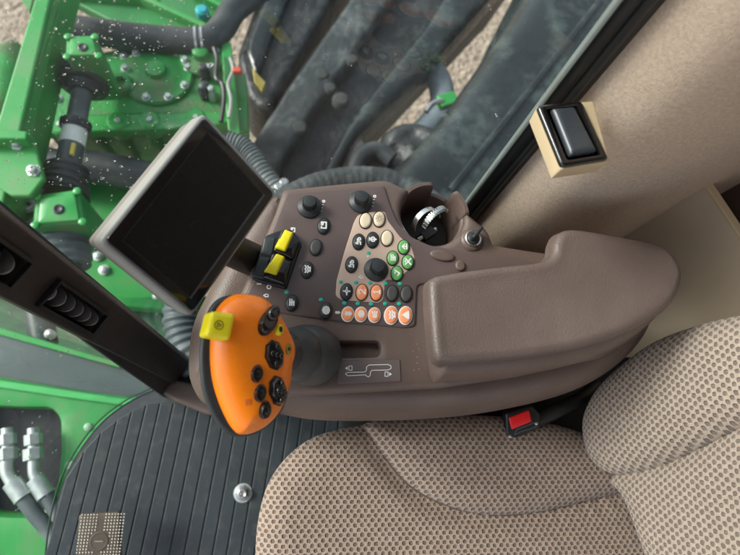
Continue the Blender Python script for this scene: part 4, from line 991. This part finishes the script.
# dark body at the right, added in place of a window reflection
db = thing('reflection_body', at(560, 60, -.6), 'dark slate body added as a window reflection beside the black seal', 'window reflection')
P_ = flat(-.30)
puffy(P_, catmull(tr2(P_, [(380, 195), (425, 140), (472, 76), (520, 4), (570, -70), (860, -300), (1100, -300), (1100, 400), (600, 420), (400, 280)]), 5), .10, .09, .8, grid=.06, step=.04).build('reflection_shell', slate, db)
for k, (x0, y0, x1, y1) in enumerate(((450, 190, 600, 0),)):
    MB().tube([at(x0, y0, -.205), at(x1, y1, -.205)], .012, 10).build('reflection_rib', slate, db)
# --- left lower: ledge, rail, frame corner, hydraulic fittings
lg = thing('side_ledge', at(60, 360, -.2), 'flat grey plate between two green edges left of the floor mat', 'ledge')
MB().prism(pts(-.13, (-60, 318), (0, 335), (60, 352), (116, 366), (190, 392), (150, 404), (70, 388), (0, 376), (-60, 366)), (0, 0, -.02)).build('plate', greyplate, lg, smooth=False)
MB().prism(pts(-.115, (-60, 308), (0, 327), (60, 345), (120, 363), (120, 368), (60, 351.5), (0, 335), (-60, 318)), (0, 0, -.04)).build('green_edge', grn, lg, smooth=False, bevel=.003)
cf = thing('cab_frame_corner', at(80, 430, -.3), 'green painted frame corner with a dark opening left of the mat', 'frame')
ho = [(-30, 405), (20, 408), (52, 408), (61, 418), (62, 450), (58, 490), (40, 516), (10, 516), (-30, 512)]
P_ = flat(-.12)
fo = tr2(P_, [(-80, 366), (0, 378), (60, 388), (120, 396), (175, 400), (175, 470), (140, 560), (120, 700), (-80, 700)])
puffy(P_, roundpoly(fo, .01), .012, .010, .10, grid=.04, step=.02, rings=5, holes=[roundpoly(tr2(P_, ho), .02)], rh=.012, Hh=.01, hole_depth=.095).build('green_sheet', grn, cf)
MB().prism([P_.w(p.x, p.y, -.075) for p in roundpoly(tr2(P_, ho), .02)], (0, 0, -.01)).build('dark_backing', black, cf, smooth=False)
for x, y in ((88, 427), (70, 465)):
    MB().lathe(at(x, y, -.108), [(.010, -.001), (.010, .002), (.006, .005)], seg=16).build('rivet', mat('pale_green', (.25, .45, .28), .4), cf)
MB().prism(pts(-.10, (-60, 372), (0, 380), (60, 389), (118, 398), (160, 402), (158, 408), (118, 405), (60, 397), (0, 388), (-60, 381)), (0, 0, -.015)).build('folded_edge', mat('light_green_paint', (.05, .42, .10), .4, var=.1), cf, smooth=False, bevel=.004)
for x0, lab, ln in ((8, 'left zinc hydraulic fitting with a long grey hose in the green frame opening', 1), (34, 'shorter zinc hydraulic elbow beside the long grey hose', 0)):
    h_ = thing('hydraulic_fitting', at(x0, 450, -.16), lab, 'hydraulic fitting')
    z = -.07
    for (y0, y1, r) in ((434, 445, .020), (448, 460, .022)):
        MB().tube([at(x0-1, y0, z), at(x0-.5, y1, z)], r, 6).build('hex_nut', zinc, h_, smooth=False, bevel=.002)
    MB().tube([at(x0-1, 428, z), at(x0, 462, z)], .013, 16).build('thread', zinc, h_)
    if ln:
        C_ = catmull(pts(z, (7, 458), (7, 472), (14, 485)), 6, False); MB().tube(C_, .014, 16).build('elbow', zinc, h_)
        MB().tube(pts(z, (12, 482), (24, 498)), .021, 20).build('ferrule', zinc, h_)
        MB().tube(catmull(pts(z, (22, 496), (34, 513), (50, 532), (66, 560)), 5, False), .017, 20).build('hose', rub_lt, h_)
    else:
        C_ = catmull(pts(z, (34, 458), (34, 472), (38, 482)), 6, False); MB().tube(C_, .013, 16).build('elbow', zinc, h_)
        MB().tube(pts(z, (35, 479), (46, 496)), .020, 20).build('ferrule', zinc, h_)
        MB().tube(catmull(pts(z, (44, 490), (52, 505), (64, 525)), 5, False), .016, 20).build('hose', rub_lt, h_)
g3 = thing('grey_actuator', at(40, 330, -.25), 'small grey cylinder with a white tip under the corner post', 'actuator')
MB().tube(pts(-.2, (38, 310), (44, 345)), .035, 20).build('cylinder', greyplate, g3)
MB().lathe(at(52, 335, -.16), [(.012, 0), (.012, .02), (.006, .03)], seg=12).build('white_tip', white, g3)

# ------------------------------------------------------------------ light
w = bpy.data.worlds.new("World"); scene.world = w; w.use_nodes = True
wn = w.node_tree.nodes; wl = w.node_tree.links; bg = wn['Background']; sk = wn.new('ShaderNodeTexSky'); sk.sky_type = 'NISHITA'; sk.sun_disc = False
EL, AZ = math.radians(36), math.radians(-72)     # azimuth measured from +Y towards -X
sk.sun_elevation = EL; sk.sun_rotation = AZ; sk.dust_density = 3; sk.air_density = 1
hsv = wn.new('ShaderNodeHueSaturation'); hsv.inputs['Saturation'].default_value = .45
wl.new(sk.outputs[0], hsv.inputs['Color']); wl.new(hsv.outputs[0], bg.inputs[0]); bg.inputs[1].default_value = .12
sd = bpy.data.lights.new('sun', 'SUN'); sd.energy = 1.5; sd.angle = math.radians(16); sd.color = (1, .96, .9)
so = bpy.data.objects.new('sun', sd); COL.objects.link(so)
dirv = Vector((math.sin(AZ)*math.cos(EL), math.cos(AZ)*math.cos(EL), math.sin(EL)))   # towards the sun
so.rotation_euler = dirv.to_track_quat('Z', 'Y').to_euler(); so.location = (0, 0, 5)
vs_ = scene.view_settings; vs_.view_transform = 'Standard'; vs_.look = 'None'; vs_.gamma = 1; vs_.exposure = 1.22
for o in bpy.data.objects:
    if o.parent is None:
        for k_, g_ in (('gear_head', 'green gear boxes on the drive shaft'), ('hydraulic_fitting', 'zinc hydraulic fittings in the frame opening'), ('ribbed_hose', 'grey ribbed hoses behind the console')):
            if o.name.split('.')[0] == k_: o['group'] = g_
scene.render.engine = 'CYCLES'
for o in bpy.data.objects:
    if '_w' in o: del o['_w']
